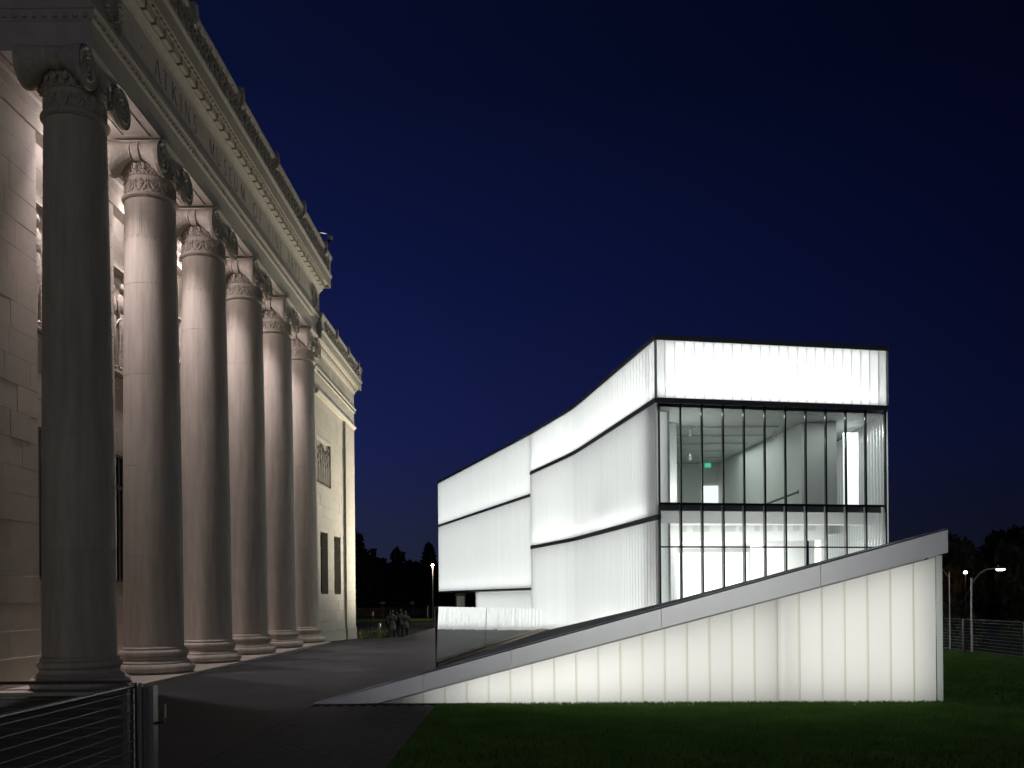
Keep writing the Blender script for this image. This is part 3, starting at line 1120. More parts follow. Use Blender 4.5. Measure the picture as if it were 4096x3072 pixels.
for (a, b, c, d) in wins:
    window(museum, -9.44, a, b, c, d, (4.3,), (0.5,), 0.07)
relief_panel(museum, -9.145, 40.98, 44.3, 7.0, 9.35, 6, 0.17, 77)
MB().sweep([(-AP, 40.9), (-AP, PY1), (-16.0, PY1)], [(-0.4, 11.03), (0.03, 11.03), (0.05, 11.08), (0.10, 11.14), (0.10, 11.22), (0.05, 11.25), (-0.4, 11.25)]).build('string_course', 'limestone', museum)
MB().sweep(WPATH, [(-0.4, 11.25), (0, 11.25), (0, 11.93), (0.03, 11.95), (0.07, 12.05), (0.08, 12.09), (0.10, 12.10), (0.10, 12.17), (-0.4, 12.17)]).build('architrave', 'limestone', museum)
pfr = MB().sweep(WPATH, [(-0.4, 12.17), (0, 12.17), (0, 12.95), (-0.4, 12.95)]).build('frieze', 'limestone', museum)
pcorn = MB().sweep(WPATH, [(-0.4, 12.95), (0.01, 12.95), (0.03, 12.99), (0.08, 13.06), (0.08, 13.085), (0.05, 13.09), (0.05, 13.125), (0.115, 13.125), (0.115, 13.24), (0.16, 13.245), (0.21, 13.28), (0.22, 13.31), (0.315, 13.315), (0.32, 13.255), (0.355, 13.255), (0.355, 13.60), (0.37, 13.62), (0.405, 13.66), (0.405, 13.72), (0.30, 13.75), (-0.4, 13.75)]).build('cornice', 'limestone', museum)
pcrest = MB().sweep(WPATH, [(-0.1, 13.75), (0.345, 13.75), (0.36, 13.9), (0.345, 14.05), (0.36, 14.2), (0.41, 14.36), (0.41, 14.42), (0.2, 14.42), (-0.1, 14.3)]).build('cresting', 'limestone_carved', museum)
d2 = MB().box(0, 0.125, -0.16, 0.16, 0, 0.147).mesh('dentil')
d2.materials.append(MAT['limestone'])
for k in range(22):
    shared('dentil', d2, pcorn, (-AP + 0.03, 41.2 + 0.413 * k, 13.092))
lm = [leaf_me]
for k in range(19):
    o = shared('acanthus_leaf', leaf_me, pcrest, (-AP + 0.345, 41.3 + 0.452 * k, 13.77))
    o.scale = (0.8, 0.9, 0.84)
for y in (43.5, 46.4, 49.2):
    o = shared('antefix', ante_me, pcrest, (-AP + 0.38, y, 14.05))
    o.scale = (1, 1, 0.85)
o = shared('antefix', ante_me, pcrest, (-AP + 0.2, PY1 + 0.2, 14.02), PI / 4)
o.scale = (1, 1, 0.9)
mb = MB()
for k in range(50):
    mb.blob((-AP + .055, 41.0 + .185 * k, 12.0), (.035, .05, .055), 6, 4)
mb.build('egg_moulding', 'limestone_carved', pfr, smooth=True, kind='stuff')
y = 41.35
for ch in 'CUILASE,' + ' ' + 'THE' + ' ' + 'CIROUL.':
    if ch == ' ':
        y += 0.34
        continue
    letter(ch, -AP, y, 12.42, 0.33, pfr, 0.95)
    y += GLYPH[ch][0] * 0.33 * 0.95 + 0.135

# ---- assumed unseen portico lamps at the ceiling, washing the rear wall and the backs of the columns
for i in range(5):
    yc = 0.5 * (bay[i][0] + bay[i][1])
    t = thing('assumed_portico_floodlight', (-10.62, yc, 13.9), 'assumed small lamp under the portico ceiling, %s' % ('between the first and second columns from the left', 'between the second and third columns from the left', 'between the third and fourth columns from the left', 'between the fourth and fifth columns from the left', 'in the farthest bay of the portico')[i], 'floodlight', 'assumed lamps under the portico ceiling')
    MB().box(-10.78, -10.46, yc - .2, yc + .2, 13.86, 13.975).build('housing', 'bronze_frame', t)
    MB().box(-10.74, -10.50, yc - .16, yc + .16, 13.845, 13.859).build('lens', 'lamp_white', t)
    MB().tube([(-10.5, yc, 13.86), (-10.5, yc, 12.69)], .015, 6).build('stem', 'bronze_frame', t)
    MB().blob((-10.5, yc, 12.62), (.07, .07, .08), 10, 6).build('bulb', 'lamp_white', t, smooth=True)
    l = bpy.data.lights.new('assumed_portico_lamp', 'POINT')
    l.energy = 54
    l.color = (1.0, 0.865, 0.93)
    l.shadow_soft_size = .1
    lo = bpy.data.objects.new('assumed_portico_lamp', l)
    COL.objects.link(lo)
    lo.location = (-10.3, yc, 12.5)
    l = bpy.data.lights.new('assumed_portico_beam', 'SPOT')
    l.energy = 3200
    l.color = (1.0, 0.855, 0.90)
    l.spot_size = math.radians(68)
    l.spot_blend = 1.0
    l.shadow_soft_size = 0.12
    lo = bpy.data.objects.new('assumed_portico_beam', l)
    COL.objects.link(lo)
    lo.location = (-10.55, yc, 13.8)
    lo.rotation_euler = (0, math.radians(-9), 0)

# ================================================================== GLASS BUILDING
C0, B1, J, E_ = Vector((5.43, 37.0)), Vector((2.93, 50.5)), Vector((0.61, 58.5)), Vector((-7.42, 82.9))
BA, BM, BB = B1 + (C0 - B1).normalized() * 1.5, B1 + ((C0 - B1).normalized() + (J - B1).normalized()) * 0.35, B1 + (J - B1).normalized() * 1.5
BEND = [BA, BM, BB]                       # the wall turns in a shallow curve
FR = Vector((15.47, 39.0))
glassb = thing('glass_building', (8, 45, 0), 'glowing white museum wing of upright glass planks with a big gridded window', 'building')
PITCH = 0.41


def u_sheet(mb, u0, u1, v, dep, z00, z01, z10, z11, P):
    """U-shaped plank: one pane with two flanges running inward; P maps (u, v, z) to a point"""
    mb.add([P(u0, v + dep, z00), P(u0, v, z00), P(u1, v, z10), P(u1, v + dep, z10), P(u0, v + dep, z01), P(u0, v, z01), P(u1, v, z11), P(u1, v + dep, z11)],
           [(0, 1, 5, 4), (1, 2, 6, 5), (2, 3, 7, 6)])


def chan_mesh(h, w=0.394):
    mb = MB()
    u_sheet(mb, -w / 2, w / 2, -0.02, 0.06, 0, h, 0, h, lambda u, v, z: (u, v, z))
    me = mb.mesh('glass_channel', fix=False)
    me.materials.append(MAT['glass_channel'])
    return me


chan_count = 0
surplus = MB()
seals = MB()


def chan_row(path, z0, z1, as_parts=True, inset=0.0, flip=1):
    """upright planks along a plan polyline; the outside is on the left of travel when flip = 1"""
    global chan_count
    me = chan_mesh(z1 - z0)
    for a, b in zip(path[:-1], path[1:]):
        L = (b - a).length
        n = max(1, round(L / PITCH))
        d = (b - a) / L
        nrm = Vector((-d.y, d.x)) * flip          # outward
        ang = math.atan2(-nrm.x, nrm.y) + PI        # mesh -Y side looks outward
        for k in range(n):
            p = a + d * (L * (k + 0.5) / n) - nrm * inset
            if as_parts and chan_count < 300:
                shared('glass_channel', me, glassb, (p.x, p.y, z0), ang)
                chan_count += 1
            else:
                u_sheet(surplus, -.197, .197, -0.02, 0.06, z0, z1, z0, z1, lambda u, v, z: (p.x + u * math.cos(ang) - v * math.sin(ang), p.y + u * math.sin(ang) + v * math.cos(ang), z))
            s = a + d * (L * k / n) - nrm * (inset + 0.03)
            q = [s + d * 0.012, s - d * 0.012]
            seals.add([(q[0].x, q[0].y, z0), (q[1].x, q[1].y, z0), (q[1].x, q[1].y, z1), (q[0].x, q[0].y, z1)], [(0, 1, 2, 3)])


# travel C0 -> E has the outside (-X) on its left; travel C0 -> FR has the outside (-Y) on its right
chan_row([C0, FR], 9.86, 12.15, flip=-1)
chan_row([C0] + BEND + [J], 9.86, 12.15)
chan_row([C0] + BEND + [J], 5.17, 9.64)
chan_row([C0] + BEND + [J], 0.0, 4.95)
chan_row([J, E_], 8.47, 12.15)
chan_row([J, E_], 2.52, 8.27)
BE = Vector((-4.0, 73.2)) + Vector((0.35, 0.1))
chan_row([J + Vector((0.3, 0.1)), BE], -0.3, 2.30)
RB = Vector((16.2, 52.0))
chan_row([FR, RB], 0.0, 9.6, as_parts=False, flip=-1)
surplus.build('glass_channels_beyond', 'glass_channel', glassb, fix=False, kind='stuff')
seals.build('joint_seals', 'glass_seal', glassb, kind='stuff')


def strip(path, z0, z1, out, inn, name, mat, parent=glassb):
    """bar along a plan polyline, e measured outward on the left of travel"""
    mb = MB()
    mb.sweep(list(reversed([(p.x, p.y) for p in path])), [(-inn, z0), (out, z0), (out, z1), (-inn, z1)])
    return mb.build(name, mat, parent)


# dark metal bands and roof edge
strip([FR, C0] + BEND + [J], 9.645, 9.855, 0.05, 0.12, 'metal_band', 'dark_trim')
strip([C0 + Vector((0.03, -.15))] + BEND + [J], 4.955, 5.165, 0.05, 0.12, 'metal_band', 'dark_trim')
strip([J, E_], 8.275, 8.465, 0.05, 0.12, 'metal_band', 'dark_trim')
strip([J, E_], 2.38, 2.515, 0.05, 0.8, 'metal_band', 'dark_trim')
strip([RB, FR, C0] + BEND + [J, E_], 12.155, 12.36, 0.06, 0.35, 'roof_edge', 'dark_trim')
mb = MB()
mb.add([(C0.x + .2, C0.y + .2, 12.2), (FR.x - .1, FR.y + .2, 12.2), (RB.x, RB.y, 12.2), (16, 84, 12.2), (E_.x + .2, E_.y, 12.2), (J.x + .2, J.y, 12.2), (B1.x + .2, B1.y, 12.2)], [(0, 1, 2, 3, 4, 5, 6)])
mb.add([(C0.x + .2, C0.y + .2, 12.15), (FR.x - .1, FR.y + .2, 12.15), (RB.x, RB.y, 12.15), (16, 84, 12.15), (E_.x + .2, E_.y, 12.15), (J.x + .2, J.y, 12.15), (B1.x + .2, B1.y, 12.15)], [(0, 1, 2, 3, 4, 5, 6)])
mb.build('roof', 'white_paint', glassb)
# glass edges at the corners: greenish end plates
for (c, z0, z1) in ((C0, 9.87, 12.14), (FR, 9.87, 12.14)):
    MB().box(c.x - .05, c.x + .05, c.y - .05, c.y + .05, z0, z1).build('corner_glass', 'glass_seal', glassb)


def offset_path(path, e):
    out = []
    for k, p in enumerate(path):
        ns = []
        if k:
            d = (p - path[k - 1]).normalized()
            ns.append(Vector((d.y, -d.x)))
        if k < len(path) - 1:
            d = (path[k + 1] - p).normalized()
            ns.append(Vector((d.y, -d.x)))
        m = sum(ns, Vector((0, 0)))
        m.normalize()
        out.append(p + m * e / max(.5, m.dot(ns[0])))
    return out


# light cavity behind the planks: white inner wall, shelves, lamps
CAV = 0.85
S0 = C0 + (B1 - C0).normalized() * 1.1
inner = offset_path([S0] + BEND + [J, E_], CAV)


def wall_strip(path, z0, z1, mat, name='cavity_wall', th=0.1):
    mb = MB()
    mb.sweep([(p.x, p.y) for p in path], [(0, z0), (th, z0), (th, z1), (0, z1)])
    return mb.build(name, mat, glassb)


wall_strip(inner[:5], -0.3, 12.14, 'white_paint')
wall_strip(inner[4:], 2.42, 12.14, 'white_paint')
wall_strip([inner[4], inner[4] + (inner[5] - inner[4]) * 0.585], -0.3, 2.36, 'white_paint')


def shelf(a, b, z0, z1, depth, name='cavity_shelf'):
    d = (b - a).normalized()
    n = Vector((d.y, -d.x))
    q = [a + n * 0.09, b + n * 0.09, b + n * depth, a + n * depth]
    mb = MB().hexa([(v.x, v.y, z0) for v in q], [(v.x, v.y, z1) for v in q])
    return mb.build(name, 'white_paint', glassb)


for (a, b, zs) in ((C0, BA, (9.66,)), (S0, BA, (4.97,)), (BA, BM, (9.66, 4.97)), (BM, BB, (9.66, 4.97)), (BB, J, (9.66, 4.97)), (J, E_, (8.28, 2.4))):
    for z in zs:
        shelf(a, b, z, z + 0.18, CAV + 0.02)
mb = MB().box(J.x + 0.05, J.x + 1.2, J.y - 0.06, J.y + 0.02, 0, 12.14)
mb.build('cavity_partition', 'white_paint', glassb)
q = S0 + (inner[0] - S0)
mb = MB()
d = (B1 - C0).normalized()
nn = Vector((d.y, -d.x))
qq = [S0 + nn * 0.08, S0 + nn * 0.36, S0 + nn * 0.63, S0 + nn * 0.9]
for (z0, z1) in ((0, 4.96), (5.16, 9.65)):
    for q0, q1 in zip(qq[:-1], qq[1:]):
        mb.add([(q0.x, q0.y, z0), (q1.x, q1.y, z0), (q1.x, q1.y, z1), (q0.x, q0.y, z1)], [(0, 1, 2, 3)])
mb.build('cavity_end_wall', 'glass_channel', glassb, fix=False)


def cavity_lamp(a, b, z, up, wpm, off=0.48, col=(0.97, 1.0, 0.985)):
    d = (b - a)
    L = d.length
    d.normalize()
    n = Vector((d.y, -d.x))
    c = (a + b) / 2 + n * off
    rot = (0 if not up else PI, 0, math.atan2(d.y, d.x))
    area('cavity_lamp', (c.x, c.y, z), rot, L - 0.1, 0.22, wpm * L, col)


def wall_lamp(a, b, z0, z1, wpm2, off=CAV - 0.05, col=(0.97, 1.0, 0.985)):
    """flat lamps covering the inner wall of a cavity, shining out through the planks"""
    d = (b - a)
    L = d.length
    d.normalize()
    n = Vector((d.y, -d.x))
    c = (a + b) / 2 + n * off
    area('wall_lamp', (c.x, c.y, (z0 + z1) / 2), (PI / 2, 0, math.atan2(d.y, d.x) + PI), L - .05, z1 - z0 - .1, wpm2 * L * (z1 - z0), col)


for (a, b) in ((C0 + d * 0.4, BA), (BA, BM), (BM, BB), (BB, J)):
    wall_lamp(a, b, 9.85, 12.1, 5.6)
    cavity_lamp(a, b, 9.88, True, 7.5, .40)
for (a, b) in ((S0 + d * 0.15, BA), (BA, BM), (BM, BB), (BB, J)):
    wall_lamp(a, b, 5.2, 9.6, 5.2)
    cavity_lamp(a, b, 5.20, True, 7.0, .40)
    wall_lamp(a, b, 0.1, 4.9, 5.5)
    cavity_lamp(a, b, 0.1, True, 5)
wall_lamp(J, E_, 8.5, 12.1, 5.4)
cavity_lamp(J, E_, 8.5, True, 4.0, .45)
wall_lamp(J, E_, 2.6, 8.2, 5.4)
cavity_lamp(J, E_, 2.62, True, 4.0, .45)
wall_lamp(J + Vector((.4, .1)), BE, 0.0, 2.3, 6.0, .16)
# front top cavity
fd = (FR - C0).normalized()
fn = Vector((-fd.y, fd.x))
qq = [C0 + fn * 0.9 + fd * .2, FR + fn * 0.9, FR + fn * 1.0, C0 + fn * 1.0 + fd * .2]
MB().hexa([(v.x, v.y, 9.6) for v in qq], [(v.x, v.y, 12.14) for v in qq]).build('cavity_wall', 'white_paint', glassb)
qq = [C0 + fn * 0.09, FR + fn * 0.09, FR + fn * 1.0, C0 + fn * 1.0]
MB().hexa([(v.x, v.y, 9.66) for v in qq], [(v.x, v.y, 9.84) for v in qq]).build('cavity_shelf', 'white_paint', glassb)
a, b = C0 + fd * 0.25, FR - fd * 0.35
c = (a + b) / 2 + fn * 0.5
area('cavity_lamp', (c.x, c.y, 9.88), (PI, 0, math.atan2(fd.y, fd.x)), 9.6, 0.25, 130, (0.99, 1.0, 0.99))
area('cavity_lamp', (c.x, c.y, 12.1), (0, 0, math.atan2(fd.y, fd.x)), 9.6, 0.25, 30, (0.99, 1.0, 0.99))
c = (a + b) / 2 + fn * 0.86
area('wall_lamp', (c.x, c.y, 11.0), (-PI / 2, 0, math.atan2(fd.y, fd.x)), 9.5, 2.1, 3.4 * 9.5 * 2.1, (0.99, 1.0, 0.99))

# recessed entry under the overhanging block
mb = MB()
e0, e1 = BE, BE + Vector((2.6, 0.6))
mb.hexa([(e0.x, e0.y, -0.3), (e1.x, e1.y, -0.3), (e1.x, e1.y + .1, -0.3), (e0.x, e0.y + .1, -0.3)], [(e0.x, e0.y, 2.38), (e1.x, e1.y, 2.38), (e1.x, e1.y + .1, 2.38), (e0.x, e0.y + .1, 2.38)])
mb.build('entry_wall', 'white_paint', glassb)
mb = MB()
mb.box(-5.35, -5.27, 74.6, 74.7, -0.3, 2.3)
mb.box(-4.62, -4.54, 74.6, 74.7, -0.3, 2.3)
mb.box(-5.27, -4.62, 74.6, 74.7, 2.1, 2.3)
dr = mb.build('entry_door', 'mullion_black', glassb)
MB().box(-5.26, -4.63, 74.64, 74.66, -0.3, 2.09).build('door_pane', 'gallery_wall', dr)
mb = MB()
mb.add([(J.x, J.y, 2.385), (E_.x, E_.y, 2.385), (E_.x + 12, E_.y + 3, 2.385), (J.x + 8, J.y + 3, 2.385)], [(0, 1, 2, 3)])
mb.build('overhang_soffit', 'dark_trim', glassb)
mb = MB()
mb.box(-2, 16, 84.5, 84.7, -0.4, 12.1)
mb.hexa([(E_.x + .1, E_.y, 2.4), (E_.x + 10, E_.y + 2.5, 2.4), (E_.x + 10, E_.y + 2.6, 2.4), (E_.x + .1, E_.y + .1, 2.4)], [(E_.x + .1, E_.y, 12.14), (E_.x + 10, E_.y + 2.5, 12.14), (E_.x + 10, E_.y + 2.6, 12.14), (E_.x + .1, E_.y + .1, 12.14)])
mb.build('rear_wall', 'white_paint', glassb)

# ---- big gridded window in the front
grid = sub('front_window', glassb, (C0.x, C0.y, 0))
NB = 11
W0, W1 = C0 + fd * 0.12, FR - fd * 0.1
BW = (W1 - W0).length / NB
ang = math.atan2(fd.y, fd.x)
ZT = (0.05, 3.88, 5.62, 9.62)


def local_bar(name, mat, s0, s1, v0, v1, z0, z1, parent=None):
    """s along the window, v inward"""
    q = [W0 + fd * s0 + fn * v0, W0 + fd * s1 + fn * v0, W0 + fd * s1 + fn * v1, W0 + fd * s0 + fn * v1]
    return MB().hexa([(p.x, p.y, z0) for p in q], [(p.x, p.y, z1) for p in q]).build(name, mat, parent or grid)


for k in range(NB + 1):
    local_bar('mullion', 'mullion_black', k * BW - 0.028, k * BW + 0.028, -0.04, 0.05, 0.0, 9.645)
    local_bar('mullion_fin', 'mullion_fin', k * BW - 0.025, k * BW + 0.025, 0.05, 0.17, 0.0, 5.60)
    local_bar('mullion_fin', 'mullion_black', k * BW - 0.028, k * BW + 0.028, 0.05, 0.09, 5.60, 9.62)
for z, t in ((3.88, 0.03), (5.62, 0.045)):
    for k in range(NB):
        local_bar('transom', 'mullion_black', k * BW + 0.036, (k + 1) * BW - 0.036, -0.035, 0.05, z - t, z + t)
for k in range(NB):
    for z0, z1 in zip(ZT[:-1], ZT[1:]):
        local_bar('pane', 'window_glass', k * BW + 0.036, (k + 1) * BW - 0.036, 0.0, 0.012, z0 + .046, z1 - .046)
# floor edge behind the lower transom
local_bar('floor_edge', 'mullion_fin', 0.05, NB * BW - .05, 0.26, 0.45, 5.36, 5.60, glassb)

# ---- rooms behind the window
mb = MB()
mb.add([(5.6, 37.4, 5.56), (15.4, 39.3, 5.56), (16.2, 58, 5.56), (2.5, 58, 5.56)], [(0, 1, 2, 3)])
mb.build('gallery_floor', 'gallery_floor', glassb)
mb = MB()
mb.add([(5.6, 37.15, 9.52), (15.38, 39.1, 9.52), (16.1, 58, 9.52), (2.5, 58, 9.52)], [(0, 1, 2, 3)])
for k in range(5):
    y = 41.5 + 2.3 * k
    mb.box(6.6, 11.6 - .12 * k, y, y + 0.06, 9.44, 9.498)
mb.build('gallery_ceiling', 'gallery_ceiling', glassb)
mb = MB()
mb.box(6.1, 11.5, 53.0, 53.15, 5.56, 9.5)
mb.build('gallery_back_wall', 'gallery_wall', glassb)
mb = MB()
mb.sweep([(11.4, 53.0), (12.5, 40.9), (13.75, 40.7), (13.95, 43.5)], [(-0.02, 5.57), (0.12, 5.57), (0.12, 9.49), (-0.02, 9.49)])
mb.build('gallery_side_wall', 'gallery_wall', glassb)
mb = MB()
mb.tube([(12.02, 45.4, 6.36), (12.40, 41.2, 6.50)], 0.07, 8)
mb.box(12.33, 12.47, 41.15, 41.25, 6.42, 6.58)
mb.build('handrail', 'rail_dark', glassb)
mb = MB().box(6.15, 6.85, 40.6, 41.6, 5.56, 9.5)
mb.build('gallery_pier', 'gallery_wall', glassb)
MB().box(10.45, 11.33, 52.93, 52.98, 5.57, 8.2).build('lit_doorway', 'luminous_wall', glassb)
area('gallery_lamp_fill', (9.5, 46, 9.4), (0, 0, 0), 4, 6, 150, (0.92, 1.0, 0.96))
area('gallery_lamp_fill', (10.5, 38.9, 9.45), (0, 0, math.radians(11)), 8, .5, 70, (0.95, 1, 0.97))  # added unseen strip, brightens the near end of the side wall
area('gallery_lamp_fill', (14.6, 42.5, 9.3), (0, 0, 0), 0.8, 4, 110, (1, 1, 1))
area('gallery_lamp_fill', (6.5, 39.5, 5.75), (PI, 0, 0), 0.9, 0.5, 70, (1, 1, 1))  # added unseen uplight on the floor, brightens the pier
mb = MB()
mb.sweep([(14.75, 42.3), (15.4, 42.2)], [(0, 5.57), (.05, 5.57), (.05, 9.3), (0, 9.3)])
mb.build('luminous_panel', 'luminous_wall', glassb)
# lobby below
mb = MB()
mb.add([(5.6, 37.3, 0.02), (15.4, 39.2, 0.02), (16.2, 60, 0.02), (2.2, 60, 0.02)], [(0, 1, 2, 3)])
mb.build('lobby_floor', 'gallery_floor', glassb)
mb = MB()
q = [(5.75, 38.0), (15.2, 39.9), (15.25, 39.2), (5.7, 37.35)]
mb.hexa([(5.75, 38.1, 4.92), (15.2, 39.95, 4.92), (15.2, 41.4, 5.0), (5.6, 40.4, 5.0)], [(5.75, 37.55, 5.5), (15.2, 39.45, 5.5), (15.2, 41.4, 5.54), (5.6, 40.4, 5.54)])
mb.build('lobby_fascia', 'white_paint', glassb)
mb = MB()
mb.add([(5.7, 38, 5.5), (15.4, 39.9, 5.5), (15.8, 46, 5.5), (4, 46, 5.5)], [(0, 1, 2, 3)])
mb.add([(4, 46, 4.95), (16.2, 46, 4.95), (16.2, 60, 4.95), (2.2, 60, 4.95)], [(0, 1, 2, 3)])
mb.build('lobby_ceiling', 'white_paint', glassb)
mb = MB().box(6.9, 15.2, 45.8, 46.0, 4.62, 5.5)
bulk = mb.build('lobby_bulkhead', 'white_paint', glassb)
for x in (7.9, 8.5, 8.95, 9.9, 10.25, 10.8, 11.55, 12.1, 12.7, 13.45, 14.0, 14.25):
    w = rng.uniform(0.22, 0.36)
    MB().box(x, x + w, 45.77, 45.796, 5.08, 5.36).build('vent', 'vent_grey', bulk)
mb = MB()
mb.box(4.0, 16.2, 59.8, 60, 0, 4.95)
mb.box(12.9, 15.9, 52.0, 52.15, 0, 4.95)
mb.box(14.9, 15.2, 46.0, 47.0, 0, 4.95)
mb.build('lobby_wall', 'white_paint', glassb)
MB().lathe([(0.3, 0.0), (0.3, 4.62)], 24, 6.75, 42.0).build('lobby_column', 'white_paint', glassb, smooth=True)
MB().box(9.3, 14.7, 59.72, 59.78, 0.1, 4.7).build('luminous_panel', 'luminous_wall', glassb)
area('lobby_lamp_fill', (10.5, 50, 4.9), (0, 0, 0), 6, 7, 1000, (1, 1, 1))
area('lobby_lamp_fill', (10.5, 42.3, 5.45), (0, 0, 0), 7, 3.5, 560, (1, 1, 1))

area('lobby_lamp_fill', (10.0, 51, 0.3), (PI, 0, 0), 7, 8, 650, (1, 1, 1))  # added unseen uplight at floor level, brightens the ceiling
area('lobby_lamp_fill', (10.4, 38.75, 0.3), (PI, 0, math.radians(11)), 9, .5, 210, (1, 1, 1))  # added unseen uplight by the window, brightens the fascia

# spotlights and exit sign hang from the gallery ceiling
def spotlight(x, y, label):
    t = thing('ceiling_spotlight', (x, y, 9.43), label, 'spotlight', 'spotlights on the gallery ceiling')
    MB().box(x - .02, x + .02, y - .02, y + .02, 9.28, 9.43).build('stem', 'camera_white', t)
    MB().tube([(x, y - .02, 9.30), (x + .03, y + .1, 9.06)], [.06, .075], 10).build('lamp_head', 'camera_white', t)


spotlight(7.55, 41.2, 'small white spotlight high in the upper window, one bay from its left edge')
spotlight(11.55, 42.0, 'small white spotlight near the middle of the upper window')
spotlight(8.9, 48.6, 'small white spotlight deep in the gallery, left of the green exit sign')
ex = thing('exit_sign', (10.22, 50.6, 9.0), 'green glowing EXIT sign hanging from the gallery ceiling', 'sign')
MB().box(10.06, 10.40, 50.58, 50.64, 8.93, 9.17).build('sign_box', 'exit_green', ex)
MB().box(10.22, 10.24, 50.60, 50.62, 9.172, 9.43).build('stem', 'camera_white', ex)
mb = MB()
x = 10.085
for ch in 'EXIT':
    segs = {'E': [((0, 0), (0, 1)), ((0, 1), (.7, 1)), ((0, .5), (.6, .5)), ((0, 0), (.7, 0))], 'X': [((0, 0), (.8, 1)), ((.8, 0), (0, 1))], 'I': [((.1, 0), (.1, 1))], 'T': [((0, 1), (.8, 1)), ((.4, 0), (.4, 1))]}[ch]
    for (a, b) in segs:
        A_, B_ = Vector((x + a[0] * .085, 8.98 + a[1] * .14)), Vector((x + b[0] * .085, 8.98 + b[1] * .14))
        d_ = (B_ - A_).normalized()
        n_ = Vector((-d_.y, d_.x)) * .009
        mb.add([(p.x, 50.576, p.y) for p in (A_ + n_, B_ + n_, B_ - n_, A_ - n_)], [(0, 1, 2, 3)])
    x += {'E': .08, 'X': .09, 'I': .04, 'T': .08}[ch]
mb.build('lettering', 'sign_white', ex)

# ================================================================== SLOPED GLASS WALL (WEDGE)
wedge = thing('sloped_glass_wall', (1.8, 16.5, 0), 'low glowing glass wall rising to the right from the plaza under a grey metal cap', 'wall')
P0, P1 = Vector((-3.82, 16.84)), Vector((7.42, 16.20))
wd = (P1 - P0).normalized()
wn = Vector((-wd.y, wd.x))               # away from the camera
LW = (P1 - P0).length


def wz(s):                               # top of the coping
    return 0.01 + 3.03 * s / LW


def wlow(s):                             # lower edge of the coping
    return wz(s) - (0.31 + 0.12 * s / LW)


def wp(s, v, z):
    p = P0 + wd * s + wn * v
    return (p.x, p.y, z)


# glass panels
PW = 0.3955
s_end = LW - 0.14
panels = []
s = s_end
while s > 1.2:
    panels.append((max(s - PW, 1.15), s))
    s -= PW
seal = MB()
for (a, b) in panels:
    a2, b2 = a + 0.012, b - 0.012
    if wlow(b2) < 0.03:
        continue
    za, zb = max(wlow(a2) - 0.03, 0.0), wlow(b2) - 0.03
    mb = MB()
    u_sheet(mb, a2, b2, 0.06, 0.008, -0.05, za, -0.05, zb, wp)
    mb.build('glass_panel', 'wedge_glass', wedge, fix=False)
    zt = max(0, wlow(a) - .03)
    seal.add([wp(a - .014, 0.066, -0.05), wp(a + .014, 0.066, -0.05), wp(a + .014, 0.066, zt), wp(a - .014, 0.066, zt)], [(0, 1, 2, 3)])
seal.build('joint_seals', 'wedge_seal', wedge, kind='stuff')
mb = MB()
za, zb = wlow(LW - .13) - .02, wlow(LW - .03) - .02
mb.add([wp(LW - .13, .06, -.05), wp(LW - .03, .06, -.05), wp(LW - .03, .06, zb), wp(LW - .13, .06, za), wp(LW - .03, .7, -.05), wp(LW - .03, .7, zb)], [(0, 1, 2, 3), (1, 4, 5, 2)])
mb.build('end_glass', 'glass_seal', wedge, fix=False)
# coping in five lengths
cuts = [0.0, 2.02, 3.62, 6.31, 9.11, LW + 0.05]
for a, b in zip(cuts[:-1], cuts[1:]):
    a, b = a + (0.004 if a else 0), b - (0.004 if b < LW else 0)

    def prof(s):
        lo = max(wlow(s), -0.02)
        return [wp(s, 0.0, lo), wp(s, 0.0, wz(s) - 0.03), wp(s, 0.02, wz(s)), wp(s, 0.16, wz(s)), wp(s, 0.16, lo)]
    ss = [a, b]
    s_t = 0.31 / ((3.03 - 0.12) / LW)
    if a < s_t < b:
        ss = [a, s_t, b]
    MB().loft([prof(q) for q in ss]).build('coping', 'coping_metal', wedge)
# paved top sloping with the coping
sl = 3.03 / LW


def on_slope(x, y):
    return 0.01 + sl * (x - P0.x) / wd.x * 1.0


top = [(-3.6, 17.0), (-1.66, 17.45), (0.44, 20.7), (2.72, 18.3), (4.0, 17.75), (7.40, 16.9), (7.40, 16.38)]
mb = MB()
vsT = [(x, y, on_slope(x, y) - 0.02) for x, y in top]
vsB = [(x, y, max(on_slope(x, y) - 0.16, -0.1)) for x, y in top]
mb.loft([vsB, vsT])
mb.build('paved_top', 'paved_slope', wedge)
# the body is hollow under the paving: cavity wall and lamps
mb = MB()
qq = [P0 + wd * 1.2 + wn * 0.55, P1 - wd * 0.15 + wn * 0.55, P1 - wd * 0.15 + wn * 0.62, P0 + wd * 1.2 + wn * 0.62]
zz = [max(0.02, wz(1.2) - .1), wz(LW - .15) - .1]
mb.hexa([(v.x, v.y, 0) for v in qq], [(qq[0].x, qq[0].y, zz[0]), (qq[1].x, qq[1].y, zz[1]), (qq[2].x, qq[2].y, zz[1]), (qq[3].x, qq[3].y, zz[0])])
mb.build('cavity_wall', 'white_paint', wedge)

q = [wp(8.44, .14, 0), wp(8.46, .14, 0), wp(8.46, .5, 0), wp(8.44, .5, 0)]
MB().hexa(q, [(x, y, wlow(8.4) - .05) for x, y, z in q]).build('cavity_partition', 'white_paint', wedge)
# ================================================================== MIRROR WALL
M0, M1 = Vector((-2.36, 25.2)), Vector((1.07, 51.8))
mirror = thing('mirror_wall', (-0.6, 38, 0), 'low polished wall mirroring the paving and glowing glass, left of the ramp', 'wall')
md = (M1 - M0).normalized()
mn = Vector((md.y, -md.x))
ML = (M1 - M0).length


def mz(s):
    return 1.672 - 0.39 * s / ML


